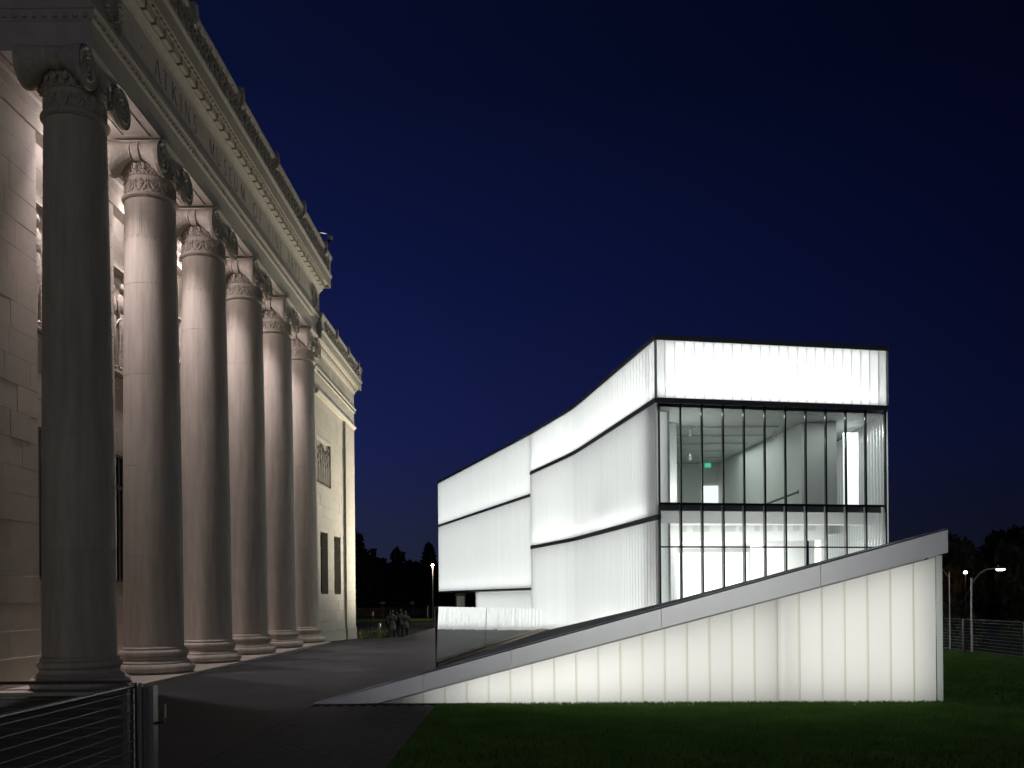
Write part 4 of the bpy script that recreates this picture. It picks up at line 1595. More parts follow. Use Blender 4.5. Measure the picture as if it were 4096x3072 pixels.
for a, b in ((0, 0.1213), (0.1213, 0.3), (0.3, 0.52), (0.52, 0.74), (0.74, 1.0)):
    s0, s1 = a * ML + .002, b * ML - .002
    off = rng.uniform(-.01, .01)
    q = [M0 + md * s0 + mn * off, M0 + md * s1 + mn * (off + rng.uniform(-.012, .012)), M0 + md * s1 - mn * .03, M0 + md * s0 - mn * (.004 if a == 0 else .015)]
    MB().hexa([(v.x, v.y, -0.05) for v in q], [((q[0] + mn * .085 * (1 - .8 * a)).x, (q[0] + mn * .085 * (1 - .8 * a)).y, mz(s0)), ((q[1] + mn * .085 * (1 - .8 * b)).x, (q[1] + mn * .085 * (1 - .8 * b)).y, mz(s1)), (q[2].x, q[2].y, mz(s1)), (q[3].x, q[3].y, mz(s0))]).build('mirror_panel', 'mirror_steel', mirror)
q = [M0 + md * .3 - mn * .065, M1 - md * .01 - mn * .065, M1 - md * .01 - mn * .09, M0 + md * .3 - mn * .09]
MB().hexa([(v.x, v.y, -0.05) for v in q], [(q[0].x, q[0].y, mz(0) - .02), (q[1].x, q[1].y, mz(ML) - .02), (q[2].x, q[2].y, mz(ML) - .02), (q[3].x, q[3].y, mz(0) - .02)]).build('backing', 'galvanised', mirror)
for k in range(12):
    s0, s1 = ML * k / 12 + .03, ML * (k + 1) / 12 - .03
    q = [M0 + md * s0 + mn * .05, M0 + md * s1 + mn * .05, M0 + md * s1 + mn * .25, M0 + md * s0 + mn * .25]
    MB().hexa([(v.x, v.y, 0) for v in q], [(v.x, v.y, 0.12) for v in q]).build('curb_stone', 'curb_sandstone', mirror)

# ================================================================== CABLE FENCES
def fence(label, a, b, h, posts, ncab, double=(), top_r=0.022, name='cable_fence', zbase=0.0, post_r=0.028, cab_r=0.005, cab_mat='stainless'):
    a, b = Vector(a), Vector(b)
    d = (b - a)
    L = d.length
    d.normalize()
    n = Vector((-d.y, d.x))
    t = thing(name, (a.x, a.y, zbase), label, 'fence')
    for s in posts:
        p = a + d * s
        MB().tube([(p.x, p.y, zbase - 0.2), (p.x, p.y, zbase + h)], post_r, 12).build('post', 'stainless', t, smooth=True)
        if s in double:
            q = [p + d * 0.05 + n * .04, p + d * 0.12 + n * .04, p + d * .12 - n * .04, p + d * .05 - n * .04]
            MB().hexa([(v.x, v.y, zbase - .2) for v in q], [(v.x, v.y, zbase + h - .01) for v in q]).build('post', 'rail_dark', t)
    MB().tube([(a.x, a.y, zbase + h - top_r * 1.6), (b.x, b.y, zbase + h - top_r * 1.6)], top_r, 10).build('top_rail', 'stainless', t, smooth=True)
    for k in range(ncab):
        z = zbase + h - 0.10 * (h / 1.06) * (k + 1) * 1.0
        if z < zbase + 0.03:
            break
        MB().tube([(a.x, a.y, z), (b.x, b.y, z)], cab_r, 5).build('cable', cab_mat, t)
    return t


fl = fence('steel cable fence at lower left with a round top rail and taut cables', (-4.04, 9.62), (-4.04, -3), 1.05, (0.0, 3.0, 6.0, 9.0), 10)
for k in range(10):
    z = 1.05 - 0.099 * (k + 1)
    MB().tube([(-4.04, 9.59, z), (-4.04, 9.38, z)], 0.011, 8).build('cable_fitting', 'stainless', fl)
MB().box(-4.155, -4.105, 9.60, 9.66, -.2, 1.05).build('clamp_plate', 'rail_dark', fl)
MB().box(-4.0, -3.962, 9.62, 9.655, -.2, 1.045).build('clamp_plate', 'stainless', fl)
mb = MB()
mb.box(-3.955, -3.88, 9.63, 9.70, -.2, 1.0)
gp = mb.build('gate_post', 'rail_dark', fl)
mb = MB()
mb.box(-3.878, -3.835, 9.60, 9.72, -.2, 1.015)
gplate = mb.build('gate_plate', 'stainless', fl)
mb = MB()
for k in range(9):
    mb.tube([(-3.857, 9.592, .92 - .1 * k), (-3.857, 9.602, .92 - .1 * k)], .009, 8)
mb.build('bolt_heads', 'rail_dark', gplate, kind='stuff')
MB().tube([(-3.835, 9.66, .62), (-3.75, 9.66, .64), (-3.735, 9.66, .68), (-3.735, 9.66, .82)], .017, 8).build('gate_handle', 'stainless', fl, smooth=True)
fence('steel cable fence running left from the corner post toward the museum', (-4.12, 9.75), (-9.6, 9.75), 1.075, (2.7, 5.4), 10, top_r=0.018)
fr = fence('steel cable fence along the right edge of the lawn', (14.5, 40.0), (14.5, 19.0), 1.07, (5.85, 9.6, 13.3, 17.0), 11, double=(9.6,), top_r=0.006, post_r=0.03, cab_r=0.0028, cab_mat='galvanised')

# ================================================================== STREET FURNITURE
def cobra_lamp(label, x, y, zb, h, arm, mat_l='lamp_white', power=60, col=(1, .85, .6), pole='galvanised', name='street_lamp', r=0.07, rise=0.55):
    t = thing(name, (x, y, zb), label, 'street lamp')
    MB().tube([(x, y, zb), (x, y, zb + h)], [r, r * .85], 12).build('pole', pole, t, smooth=True)
    tipx = x + arm
    sg = 1 if arm > 0 else -1
    MB().tube([(x, y, zb + h - .35), (x + arm * .35, y, zb + h + rise * .45), (x + arm * .6, y, zb + h + rise * .85), (x + arm * .75, y, zb + h + rise), (tipx, y, zb + h + rise)], .032, 8).build('arm', pole, t, smooth=True)
    zt = zb + h + rise
    mb = MB()
    rings = []
    for (u, hw, hh) in ((-.08, .05, .05), (.1, .09, .08), (.25, .15, .11), (.5, .19, .10), (.68, .15, .07), (.76, .05, .03)):
        rings.append([(tipx + sg * u, y + hw * math.cos(2 * PI * i / 12), zt + (hh * math.sin(2 * PI * i / 12) if math.sin(2 * PI * i / 12) > 0 else .35 * hh * math.sin(2 * PI * i / 12))) for i in range(12)])
    mb.loft(rings)
    mb.tube([(tipx + sg * .3, y, zt + .08), (tipx + sg * .3, y, zt + .19)], .035, 8)
    mb.build('lamp_head', pole, t, smooth=True)
    MB().blob((tipx + sg * .42, y, zt - .05), (.30, .15, .085), 12, 6).build('lens', mat_l, t, smooth=True)
    l = bpy.data.lights.new('street_light', 'POINT')
    l.energy = power
    l.color = col
    l.shadow_soft_size = .15
    o = bpy.data.objects.new('street_light', l)
    COL.objects.link(o)
    o.location = (tipx + sg * .42, y, zt - .22)
    return t


cobra_lamp('pale steel lamp post with a lit cobra head behind the right cable fence', 27.22, 56, -2.1, 4.95, 1.35, power=40)
cobra_lamp('slim lamp post at the right edge of the sloped wall, arm hidden to the left', 27.74, 60, -2.1, 5.4, -1.4, mat_l='lamp_warm', power=14, col=(1, .6, .25), r=.05)
def globe_lamp(label, x, y, zb, ztop, r, lens_r, mat_l, power, col, pole):
    t = thing('street_lamp', (x, y, zb), label, 'street lamp')
    MB().tube([(x, y, zb), (x, y, ztop - lens_r)], [r, r * .7], 12).build('pole', pole, t, smooth=True)
    MB().lathe([(r * .7, ztop - lens_r * 1.2), (lens_r * .9, ztop - lens_r * .7), (lens_r * .5, ztop - lens_r * .6)], 12, x, y).build('collar', pole, t, smooth=True)
    MB().blob((x, y, ztop), (lens_r, lens_r, lens_r), 14, 9).build('globe', mat_l, t, smooth=True)
    l = bpy.data.lights.new('street_light', 'POINT')
    l.energy = power
    l.color = col
    l.shadow_soft_size = .1
    o = bpy.data.objects.new('street_light', l)
    COL.objects.link(o)
    o.location = (x, y - lens_r - .15, ztop)


globe_lamp('tall street lamp with a bright warm globe beyond the bronze figures', -10.1, 105, -.7, 5.69, .08, .15, 'lamp_warm', 700, (1, .82, .6), 'pole_grey')
globe_lamp('glowing white globe lamp among the dark trees on the right', 33.58, 70, -2.1, 3.5, .05, .14, 'lamp_white', 14, (1, .8, .55), 'rail_dark')
up = thing('utility_pole', (-11.84, 120, -.55), 'dark unlit wooden pole left of the tall street lamp', 'pole')
MB().tube([(-11.84, 120, -.55), (-11.84, 120, 8.1)], [.16, .11], 10).build('pole', 'pole_wood', up, smooth=True)
MB().box(-12.25, -11.45, 119.9, 120.1, 7.7, 7.83).build('cross_arm', 'pole_wood', up)

# stop sign
st = thing('stop_sign', (-14.46, 122, -.5), 'red octagonal STOP sign on a post across the road', 'sign')
MB().box(-14.49, -14.43, 122.02, 122.07, -.5, 1.7).build('post', 'pole_grey', st)
oc = [(-14.48 + .33 * math.cos(PI / 8 + PI / 4 * k), 1.31 + .33 * math.sin(PI / 8 + PI / 4 * k)) for k in range(8)]
oi_ = [(-14.48 + .30 * math.cos(PI / 8 + PI / 4 * k), 1.31 + .30 * math.sin(PI / 8 + PI / 4 * k)) for k in range(8)]
MB().loft([[(x, 122.015, z) for x, z in oc], [(x, 122.0, z) for x, z in oc]]).build('border', 'sign_white', st)
MB().loft([[(x, 121.999, z) for x, z in oi_], [(x, 121.99, z) for x, z in oi_]]).build('sign_face', 'sign_red', st)
mb = MB()
SG = {'S': [((.7, .85), (.5, 1)), ((.5, 1), (.2, 1)), ((.2, 1), (0, .8)), ((0, .8), (.1, .58)), ((.1, .58), (.6, .42)), ((.6, .42), (.7, .2)), ((.7, .2), (.5, 0)), ((.5, 0), (.2, 0)), ((.2, 0), (0, .15))],
      'T': [((0, 1), (.8, 1)), ((.4, 0), (.4, 1))], 'O': [((.2, 0), (0, .25)), ((0, .25), (0, .75)), ((0, .75), (.2, 1)), ((.2, 1), (.55, 1)), ((.55, 1), (.75, .75)), ((.75, .75), (.75, .25)), ((.75, .25), (.55, 0)), ((.55, 0), (.2, 0))],
      'P': [((0, 0), (0, 1)), ((0, 1), (.5, 1)), ((.5, 1), (.7, .85)), ((.7, .85), (.7, .6)), ((.7, .6), (.5, .48)), ((.5, .48), (0, .48))]}
x = -14.705
for ch in 'STOP':
    for (a, b) in SG[ch]:
        A_, B_ = Vector((x + a[0] * .13, 1.20 + a[1] * .22)), Vector((x + b[0] * .13, 1.20 + b[1] * .22))
        d_ = (B_ - A_).normalized()
        n_ = Vector((-d_.y, d_.x)) * .017
        A_ -= d_ * .01
        B_ += d_ * .01
        mb.add([(p.x, 121.985, p.y) for p in (A_ + n_, B_ + n_, B_ - n_, A_ - n_)], [(0, 1, 2, 3)])
    x += .122
mb.build('lettering', 'sign_white', st)

ss = thing('sign_post', (-17.3, 115, -.5), 'small grey sign on a thin post far left across the road', 'sign')
MB().box(-17.33, -17.27, 115, 115.05, -.5, 1.35).build('post', 'pole_grey', ss)
MB().box(-17.62, -17.0, 114.96, 114.995, 1.3, 1.5).build('sign_plate', 'pole_grey', ss)
mk = thing('marker_post', (-11.2, 110, -.5), 'thin white marker post between the stop sign and the lamp', 'post')
MB().tube([(-11.2, 110, -.5), (-11.2, 110, 1.05)], [.05, .035], 8).build('post', 'sign_white', mk)
hy = thing('fire_hydrant', (-16.92, 105, -.5), 'small white topped hydrant on the far verge', 'hydrant')
MB().lathe([(.11, -.5), (.11, -.45), (.075, -.44), (.075, .0)], 12, -16.92, 105).build('barrel', 'red_marker', hy, smooth=True)
MB().lathe([(.10, .0), (.12, .03), (.12, .12), (.09, .25), (.1, .28), (.06, .42), (.03, .47)], 12, -16.92, 105).build('bonnet', 'sign_white', hy, smooth=True)
b1 = thing('rail_post', (-8.41, 52, -.7), 'thin grey post standing in front of the orange flower bed', 'post')
MB().tube([(-8.41, 52, -.7), (-8.41, 52, .25)], .03, 8).build('post', 'stainless', b1, smooth=True)
MB().blob((-8.41, 52, .25), (.035, .035, .02), 8, 4).build('cap', 'stainless', b1)
b2 = thing('bollard', (-8.66, 56, -.7), 'short dark headed bollard light behind the flower bed', 'bollard')
MB().tube([(-8.66, 56, -.7), (-8.66, 56, .2)], .05, 8).build('post', 'stainless', b2, smooth=True)
MB().lathe([(.08, .2), (.1, .22), (.1, .4), (.05, .44)], 10, -8.66, 56).build('head', 'rail_dark', b2, smooth=True)
mb = MB()
mb.box(-7.75, -7.1, 61.2, 62.0, -.70, -.62)
tag(mb.build('stone_plaque', 'kerb_concrete'), 'small pale slab on the ground right of the bronze figures', 'plaque')
gr = thing('drain_cover', (-6.4, 66, -.69), 'iron drain grate flush with the paving right of the bronze figures', 'drain')
for k in range(8):
    MB().box(-7.2 + .18 * k, -7.08 + .18 * k, 65.4, 66.6, -.70, -.655).build('bar', 'rail_dark', gr)

# low rubble wall across the road
rw = thing('rubble_wall', (-20, 126, -.5), 'low brown rubble stone wall under the trees across the road', 'wall')
r2 = random.Random(3)
stm = []
for q in range(4):
    m = MB()
    w, h = (.9, .42) if q < 2 else (.65, .38)
    m.loft([[(-w / 2, -.2, 0), (w / 2, -.2, 0), (w / 2, .2, 0), (-w / 2, .2, 0)], [(-w / 2 + .03, -.22, h * .5), (w / 2 - .02, -.23, h * .5), (w / 2, .2, h * .5), (-w / 2, .2, h * .5)], [(-w / 2 + .03, -.18, h), (w / 2 - .03, -.18, h - .02), (w / 2, .2, h), (-w / 2, .2, h)]])
    me = m.mesh('stone')
    me.materials.append(MAT['rubble_wall'])
    stm.append((w, h, me))
for row in range(3):
    x = -34.0
    while x < -9.0:
        w, h, me = r2.choice(stm)
        shared('stone', me, rw, (x + w / 2, 126 + r2.uniform(-.03, .03), -.5 + .4 * row))
        x += w + .03

# ================================================================== TREES, SHRUBS, HOUSE
def crown_mesh(seed, n=2600, leaf=0.35, rx=1.0, rz=1.0, clumps=26, mat='leaf_dark', conifer=False):
    r = np.random.default_rng(seed)
    if conifer:
        t = r.random(n) ** 0.7
        lay = np.floor(t * 11) / 11 + 0.02 * r.standard_normal(n)
        rad = (1 - lay) * rx * (0.25 + 0.75 * r.random(n)) * (0.7 + .3 * np.sin(r.integers(0, 7, n)))
        ang = r.random(n) * 2 * np.pi
        c = np.stack([rad * np.cos(ang), rad * np.sin(ang), lay * 2 * rz - rz - 0.12 * rad], 1)
    else:
        cc = r.standard_normal((clumps, 3))
        cc /= np.linalg.norm(cc, axis=1)[:, None]
        cc *= (0.35 + 0.6 * r.random(clumps) ** .5)[:, None]
        cr = 0.20 + 0.22 * r.random(clumps)
        idx = r.integers(0, clumps, n)
        off = r.standard_normal((n, 3))
        off /= np.linalg.norm(off, axis=1)[:, None]
        off *= (r.random(n) ** .45)[:, None]
        c = (cc[idx] + off * cr[idx][:, None]) * np.array([rx, rx, rz])
    a = r.standard_normal((n, 3))
    a /= np.linalg.norm(a, axis=1)[:, None]
    b = np.cross(a, r.standard_normal((n, 3)))
    b /= np.linalg.norm(b, axis=1)[:, None]
    sz = leaf * (0.5 + r.random(n))[:, None]
    v = np.stack([c - a * sz, c - b * sz * .45, c + a * sz, c + b * sz * .45], 1).reshape(-1, 3)
    f = np.arange(4 * n).reshape(n, 4)
    me = bpy.data.meshes.new('crown')
    me.from_pydata(v.tolist(), [], f.tolist())
    me.materials.append(MAT[mat])
    return me


def trunk_mesh(h, r0, seed):
    r = random.Random(seed)
    mb = MB()
    mb.tube([(0, 0, 0), (r.uniform(-.15, .15), r.uniform(-.15, .15), h * .5), (r.uniform(-.3, .3), r.uniform(-.3, .3), h)], [r0, r0 * .75, r0 * .45], 8)
    for k in range(5):
        a = r.uniform(0, 2 * PI)
        z = h * r.uniform(.5, .85)
        l = h * r.uniform(.3, .55)
        mb.tube([(0, 0, z), (l * .45 * math.cos(a), l * .45 * math.sin(a), z + l * .4), (l * .8 * math.cos(a), l * .8 * math.sin(a), z + l)], [r0 * .4, r0 * .28, r0 * .1], 6)
    me = mb.mesh('trunk', True)
    me.materials.append(MAT['bark'])
    return me


tk = [trunk_mesh(4.5, .28, 1), trunk_mesh(6, .34, 2)]


def tree(name, label, x, y, zb, crown, cz, scale, trunk=0, group=None):
    t = thing(name, (x, y, zb), label, 'tree', group)
    shared('trunk', tk[trunk], t, (x, y, zb))
    o = shared('crown', crown, t, (x, y, zb + cz), rng.uniform(0, 6))
    o.scale = scale
    return t


cr1 = crown_mesh(1, 5200, .13)
cr2 = crown_mesh(2, 5200, .12, clumps=34)
cr3 = crown_mesh(3, 5200, .10, mat='leaf_mid', clumps=30)
cr4 = crown_mesh(4, 4200, .11, rx=.8, conifer=True)
cr5 = crown_mesh(5, 3600, .10, mat='leaf_autumn', clumps=22)
LG = 'trees across the road'
for (nm, lb, x, y, cw, cz, s, tr_) in (
        ('leafy_tree', 'dark tree whose top just shows against the corner pavilion wall', -24.6, 134, cr2, 7.2, (3.0, 3.0, 4.6), 1),
        ('leafy_tree', 'broad dark tree beside the far house chimney', -27.5, 150, cr1, 5.4, (4.2, 4.2, 4.3), 0),
        ('leafy_tree', 'low dark tree right of the far house chimney', -23.4, 147, cr2, 4.6, (3.2, 3.2, 4.0), 0),
        ('leafy_tree', 'rounded dark tree above and behind the tallest bronze figure', -20.6, 152, cr1, 5.6, (3.2, 3.2, 4.4), 1),
        ('leafy_tree', 'lower dark tree above the stop sign', -17.8, 150, cr2, 4.4, (3.1, 3.1, 3.9), 0),
        ('pine_tree', 'dark layered conifer left of the tall street lamp', -14.6, 146, cr4, 5.6, (5.6, 5.6, 5.6), 1),
        ('leafy_tree', 'dark tree at the left edge of the glass building', -11.6, 150, cr1, 5.4, (3.4, 3.4, 5.0), 1),
        ('leafy_tree', 'understory tree just right of the stop sign', -15.6, 136, cr3, 2.4, (3.2, 2.0, 2.4), 0),
        ('leafy_tree', 'understory tree behind the small grey sign', -20.5, 138, cr3, 2.2, (3.4, 2.0, 2.2), 0),
        ('leafy_tree', 'understory tree next to the corner pavilion wall', -25.5, 140, cr2, 2.4, (3.2, 2.0, 2.6), 0),
        ('leafy_tree', 'low dark tree showing under the overhanging glass block', -8.0, 132, cr1, 2.4, (3.6, 2.0, 3.0), 0),
        ('leafy_tree', 'understory tree under the conifer and street lamp', -11.6, 138, cr3, 2.2, (3.0, 2.0, 2.6), 0)):
    tree(nm, lb, x, y, -.6, cw, cz, s, tr_, LG)
RG = 'trees behind the right fence'
for (nm, lb, x, y, cw, cz, s, tr_) in (
        ('leafy_tree', 'olive brown tree behind the slim lamp post by the sloped wall', 36.6, 78, cr3, 4.6, (2.7, 2.7, 4.0), 0),
        ('autumn_tree', 'yellow leaved tree beside the slim lamp post by the sloped wall', 34.2, 75, cr5, 4.6, (1.3, 1.3, 1.9), 0),
        ('leafy_tree', 'dark tree between the globe lamp and the cobra head lamp', 44.5, 92, cr1, 4.6, (3.2, 3.0, 3.8), 0),
        ('leafy_tree', 'tall dark tree rising highest near the right edge', 46.2, 88, cr2, 6.6, (3.0, 3.0, 3.6), 1),
        ('leafy_tree', 'large tree at the right edge above the cable fence', 43.0, 76, cr3, 5.0, (3.6, 3.6, 4.8), 1),
        ('leafy_tree', 'tree farthest right, cut by the edge of the view', 48.4, 80, cr1, 5.6, (4.0, 4.0, 5.0), 1),
        ('leafy_tree', 'low bushy tree behind the cable fence at far right', 36.0, 64, cr2, 1.3, (3.0, 2.2, 2.0), 0),
        ('leafy_tree', 'low bushy tree behind the lamp posts', 33.6, 72, cr3, 1.0, (2.6, 2.0, 2.2), 0)):
    tree(nm, lb, x, y, -2.2, cw, cz, s, tr_, RG)

def woods(name, x0, x1, y, z0, z1, n, leaf, seed, lab):
    r = np.random.default_rng(seed)
    x = x0 + (x1 - x0) * r.random(n)
    top = z1 - 1.6 * (np.sin(x * .45) * .5 + np.sin(x * 1.3 + 1) * .3 + .5)
    c = np.stack([x, y + 4 * r.random(n), z0 + (top - z0) * r.random(n) ** .8], 1)
    a = r.standard_normal((n, 3))
    b = r.standard_normal((n, 3))
    a /= np.linalg.norm(a, axis=1)[:, None]
    b /= np.linalg.norm(b, axis=1)[:, None]
    sz = leaf * (.6 + .8 * r.random(n))[:, None]
    v = np.stack([c - a * sz, c - b * sz * .6, c + a * sz, c + b * sz * .6], 1).reshape(-1, 3)
    me = bpy.data.meshes.new(name)
    me.from_pydata(v.tolist(), [], np.arange(4 * n).reshape(n, 4).tolist())
    me.materials.append(MAT['leaf_dark'])
    o = bpy.data.objects.new(name, me)
    COL.objects.link(o)
    return tag(o, lab, 'woods', kind='stuff')


woods('woods', -60, 10, 172, -1, 7.5, 16000, .55, 5, 'dark far-off woods closing the view across the road')
woods('woods', 36, 90, 120, -3, 5.5, 14000, .45, 6, 'dark far-off woods closing the view behind the right fence')
hs = thing('house', (-22.5, 141, -.5), 'dark house with a chimney showing over the trees across the road', 'house')
MB().box(-28, -20.6, 139, 146, -.5, 5.8).build('wall', 'house_brick', hs)
MB().loft([[(-28.4, 138.6, 5.8), (-20.2, 138.6, 5.8), (-20.2, 146.4, 5.8), (-28.4, 146.4, 5.8)], [(-26.6, 142.4, 8.3), (-22.0, 142.4, 8.3), (-22.0, 142.6, 8.3), (-26.6, 142.6, 8.3)]]).build('roof', 'bark', hs)
ch_ = MB().box(-22.75, -22.05, 139.6, 140.6, 5.8, 9.3).build('chimney', 'house_brick', hs)
MB().box(-22.85, -21.95, 139.5, 140.7, 9.3, 9.5).build('chimney_cap', 'house_brick', ch_)
MB().box(-24.6, -23.6, 138.95, 139.0, 2.5, 4.2).build('window', 'dark_glass', hs)


def shrub(label, x, y, zb, r, h, seed, flower=False, parentless=True):
    t = thing('shrub' if not flower else 'flowering_plant', (x, y, zb), label, 'shrub' if not flower else 'flowers', 'plants in the bed beyond the plaza')
    me = crown_mesh(seed, 900, .045 / max(.3, r), rx=1, rz=1, clumps=18, mat='leaf_shrub')
    o = shared('foliage', me, t, (x, y, zb + h * .5))
    o.scale = (r, r, h * .55)
    if flower:
        me = crown_mesh(seed + 50, 260, .06, clumps=12, mat='petal_orange')
        o = shared('blossom', me, t, (x - .02, y - r * .75, zb + h * .55))
        o.scale = (r * .7, r * .5, h * .45)
    return t


shrub('green shrub in the bed beside the pavilion corner', -9.25, 52.6, -.72, .42, .85, 11)
shrub('orange flowers closest to the pavilion corner', -9.05, 51.9, -.72, .36, .72, 12, True)
shrub('green shrub behind the thin grey post', -8.7, 52.7, -.72, .45, .85, 13)
shrub('green shrub between the thin grey post and the right orange flowers', -8.25, 52.5, -.72, .42, .82, 14)
shrub('orange flowers beside the bronze figures', -7.93, 52.0, -.72, .30, .85, 15, True)
shrub('green shrub nearest the bronze figures', -7.65, 52.5, -.72, .34, .78, 16)


# ================================================================== BRONZE FIGURES
def statue(label, x, y, zb, h, coat, seed, turn=0.0):
    """walking figure in an overcoat seen from behind, fused into one continuous bronze body"""
    r = random.Random(seed)
    k = h / 1.82
    mb = MB()

    def ring(z, rx, ry, ox=0, oy=0, n=14):
        return [(ox + rx * math.cos(2 * PI * i / n), oy + ry * math.sin(2 * PI * i / n), z) for i in range(n)]
    hem = {'long': 0.50, 'knee': 0.62, 'jacket': 0.82}[coat]
    fl_ = {'long': (0.27, 0.22), 'knee': (0.26, 0.20), 'jacket': (0.215, 0.15)}[coat]
    mb.loft([ring(hem, fl_[0], fl_[1]), ring(hem + .15, fl_[0] * .93, fl_[1] * .93), ring(.98, .20, .145), ring(1.12, .185, .13), ring(1.28, .215, .14), ring(1.42, .225, .135), ring(1.50, .16, .11), ring(1.54, .075, .075)])
    mb.tube([(0, 0, 1.48), (0, .015, 1.62)], [.065, .058], 10)
    mb.blob((0, .02, 1.70), (.078, .098, .122), 12, 8)
    mb.blob((0, .12, 1.69), (.014, .022, .03), 6, 4)
    for s in (-1, 1):
        mb.blob((s * .08, .01, 1.69), (.014, .022, .034), 6, 4)
        sw = s * r.uniform(.02, .12)
        mb.tube([(s * .21, 0, 1.43), (s * .265, -.02 + sw * .3, 1.17), (s * .25, .05 + sw, .93), (s * .24, .07 + sw, .86)], [.075, .062, .05, .042], 9)
        mb.blob((s * .24, .075 + sw, .80), (.03, .045, .075), 8, 5)
        st_ = s * r.uniform(.06, .16)
        mb.tube([(s * .10, 0, .90), (s * .105, st_ * .6 + .03, .48), (s * .10, st_, .08)], [.10, .075, .052], 9)
        mb.blob((s * .105, st_ + .07, .045), (.05, .13, .045), 8, 5)
    # coat folds and collar
    for q in range(5):
        a = -2.6 + q * .5
        mb.tube([(.19 * math.cos(a), .13 * math.sin(a), 1.0), (fl_[0] * math.cos(a), fl_[1] * math.sin(a), hem + .02)], [.012, .028], 5)
    mb.loft([ring(1.47, .12, .10), ring(1.53, .10, .09), ring(1.55, .085, .08)])
    me = mb.mesh('statue_raw')
    o = bpy.data.objects.new('statue_raw', me)
    COL.objects.link(o)
    md_ = o.modifiers.new('r', 'REMESH')
    md_.mode = 'VOXEL'
    md_.voxel_size = .021
    md2 = o.modifiers.new('s', 'SMOOTH')
    md2.factor = .5
    md2.iterations = 2
    dg = bpy.context.evaluated_depsgraph_get()
    me2 = bpy.data.meshes.new_from_object(o.evaluated_get(dg))
    bpy.data.objects.remove(o)
    me2.name = 'bronze_figure'
    for p in me2.polygons:
        p.use_smooth = True
    me2.materials.clear()
    me2.materials.append(MAT['bronze_statue'])
    ob = bpy.data.objects.new('bronze_figure', me2)
    COL.objects.link(ob)
    ob.location = (x, y, zb)
    ob.scale = (k, k, k)
    ob.rotation_euler = (0, 0, turn)
    return tag(ob, label, 'statue', 'bronze walking figures on the plaza')


statue('bronze figure farthest left of the walking group, mostly hidden', -9.02, 63.2, -.70, 1.80, 'knee', 1, .15)
statue('bronze figure in a long coat, left front of the walking group', -8.56, 61.0, -.70, 1.86, 'long', 2, -.05)
statue('shorter bronze figure glimpsed between two front figures', -8.74, 64.4, -.70, 1.68, 'jacket', 3, .1)
statue('tallest bronze figure in jacket and trousers, middle of the walking group', -8.09, 61.6, -.70, 1.91, 'jacket', 4, .05)
statue('bronze figure half hidden behind the tallest one, turned right', -8.22, 64.2, -.70, 1.66, 'knee', 5, -.9)
statue('bronze figure in a knee length coat, farthest right of the group', -7.80, 61.8, -.70, 1.80, 'knee', 6, -.1)

# ================================================================== SECURITY CAMERA ON THE CORNICE
sc_ = thing('security_camera', (-8.75, 40.0, 17.2), 'grey dome security camera on a bent arm above the cornice corner', 'security camera')
MB().tube([(-9.2, 40.6, 17.2), (-9.05, 40.7, 17.9), (-8.8, 41.0, 18.18), (-8.43, 41.3, 18.2)], .035, 8).build('arm', 'galvanised', sc_, smooth=True)
MB().lathe([(.04, 18.2), (.05, 18.13), (.12, 18.11), (.13, 17.98), (.12, 17.93)], 16, -8.43, 41.3).build('housing', 'camera_white', sc_, smooth=True)
MB().lathe([(.11, 17.93), (.105, 17.88), (.07, 17.83), (.02, 17.815)], 16, -8.43, 41.3).build('dome', 'dome_black', sc_, smooth=True)

# ================================================================== ASSUMED UNSEEN GROUND FLOODLIGHT washing the museum
def assumed_flood(x, y, z, target, power, size, col, label, blend=1.0):
    t = thing('assumed_floodlight', (x, y, z), label, 'floodlight', 'assumed ground floodlights aimed at the museum')
    d_ = (Vector(target) - Vector((x, y, z + .35))).normalized()
    MB().box(x - .1, x + .1, y - .1, y + .1, z, z + .2).build('base', 'rail_dark', t)
    c = Vector((x, y, z + .35))
    MB().tube([c - d_ * .15, c + d_ * .12], [.12, .17], 14).build('housing', 'rail_dark', t, smooth=True)
    MB().tube([c + d_ * .121, c + d_ * .13], .15, 14).build('lens', 'lamp_white', t)
    l = bpy.data.lights.new('assumed_flood_beam', 'SPOT')
    l.energy = power
    l.color = col
    l.spot_size = math.radians(size)
    l.spot_blend = blend
    l.shadow_soft_size = .15
    o = bpy.data.objects.new('assumed_flood_beam', l)
    COL.objects.link(o)
    o.location = c + d_ * .2
    o.rotation_euler = d_.to_track_quat('-Z', 'Y').to_euler()


assumed_flood(-4.0, 66.0, -.134, (-14.0, 43.5, 9.5), 60000, 45, (1.0, .90, .70), 'assumed unseen ground floodlight on the paving beyond the mirror wall')  # assumed lamp, out of the camera's sight, lights the corner pavilion

# ================================================================== WEDGE LAMPS
sa = 2.0
while sa < LW - 0.3:
    sb = min(sa + 0.8, LW - 0.16)
    sm = (sa + sb) / 2
    hgt = max(0.12, wlow(sm) - 0.04)
    p = P0 + wd * sm + wn * 0.52
    pw = 4.3 * (sb - sa) * hgt * min(1.0, 0.35 + (sm - 2.0) / 1.5) * (1 + 1.3 * max(0.0, 1 - (sm - 2.0) / 5.0))
    area('wedge_lamp', (p.x, p.y, 0.04 + hgt / 2), (-PI / 2, 0, math.atan2(wd.y, wd.x)), sb - sa - .02, hgt, pw, (1.0, 0.995, 0.955))
    sa = sb

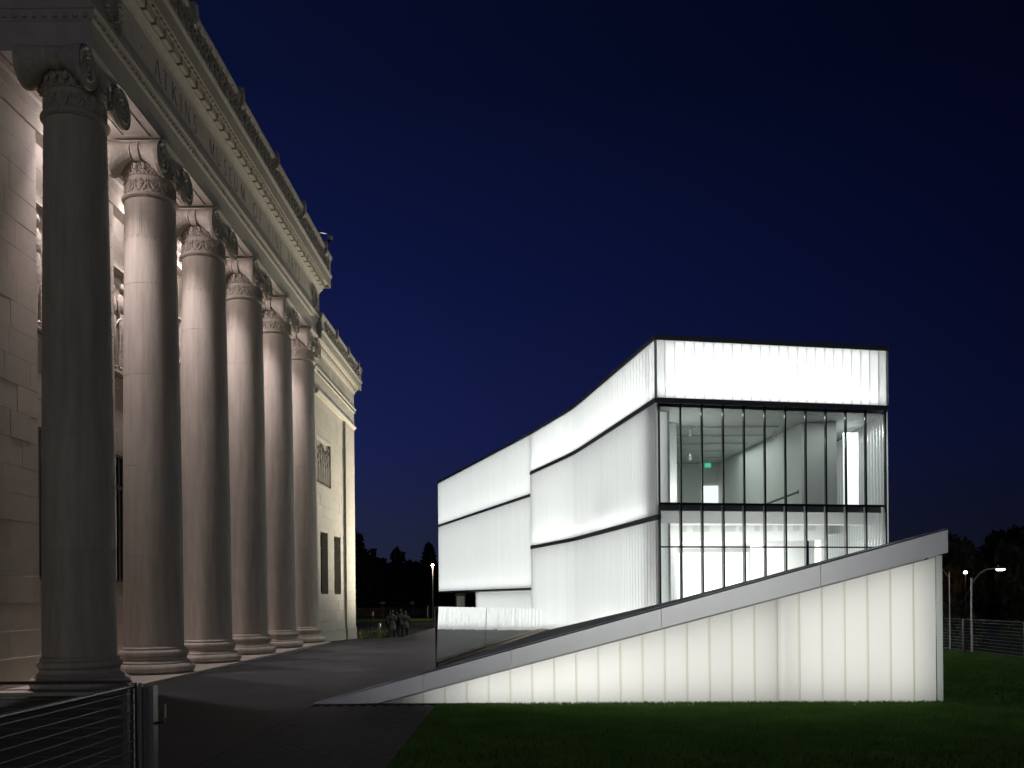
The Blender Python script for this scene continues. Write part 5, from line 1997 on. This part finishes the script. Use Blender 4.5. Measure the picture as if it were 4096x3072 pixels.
# ================================================================== UNSEEN GLOWING BUILDING, ADDED BEHIND THE CAMERA TO SHINE IN THE COPING
added_glow = thing('added_glow_building', (3, -40, 0), 'glowing glass block added behind the camera, seen only as a reflection', 'building')
mb = MB()
for k in range(62):
    x = -9.5 + .41 * k
    mb.box(x - .196, x + .196, -31.02, -31.0, .3, 9.0)
mb.build('glow_planks', 'far_glow', added_glow, kind='stuff')
MB().box(-9.8, 16.1, -45, -31.03, 0, 9.3).build('wall', 'white_paint', added_glow)
MB().box(-9.9, 16.2, -45.1, -30.9, 9.3, 9.55).build('roof_edge', 'dark_trim', added_glow)

# ================================================================== GRASS
def grass(name, x0, x1, y0, y1, n, h, w, seed, kind='stuff'):
    r = np.random.default_rng(seed)
    x = x0 + (x1 - x0) * r.random(n)
    y = y0 + (y1 - y0) * r.random(n)
    hh = h * (0.55 + 0.7 * r.random(n))
    a = r.random(n) * 2 * np.pi
    dx, dy = np.cos(a) * w, np.sin(a) * w
    lx, ly = r.standard_normal(n) * hh * .35, r.standard_normal(n) * hh * .35
    z0 = np.full(n, -.015)
    v = np.stack([np.stack([x - dx, y - dy, z0], 1), np.stack([x + dx, y + dy, z0], 1), np.stack([x + dx * .5 + lx * .5, y + dy * .5 + ly * .5, z0 + hh * .6], 1), np.stack([x + lx, y + ly, z0 + hh], 1)], 1).reshape(-1, 3)
    i = np.arange(n) * 4
    f = np.concatenate([np.stack([i, i + 1, i + 2], 1), np.stack([i, i + 2, i + 3], 1)])
    me = bpy.data.meshes.new(name)
    me.from_pydata(v.tolist(), [], f.tolist())
    me.materials.append(MAT['grass_blade'])
    o = bpy.data.objects.new(name, me)
    COL.objects.link(o)
    return tag(o, 'short mown grass in front of the glowing sloped wall' if 'near' in name else 'short mown grass', 'grass', kind=kind)


o = grass('grass', -1.53, 8.2, 9.4, 16.55, 120000, .055, .0085, 1)
o['label'] = 'mown grass in front of the glowing sloped wall'
o = grass('grass', 7.55, 14.6, 13.0, 33.0, 60000, .06, .014, 2)
o['label'] = 'mown grass right of the sloped wall, running to the cable fence'
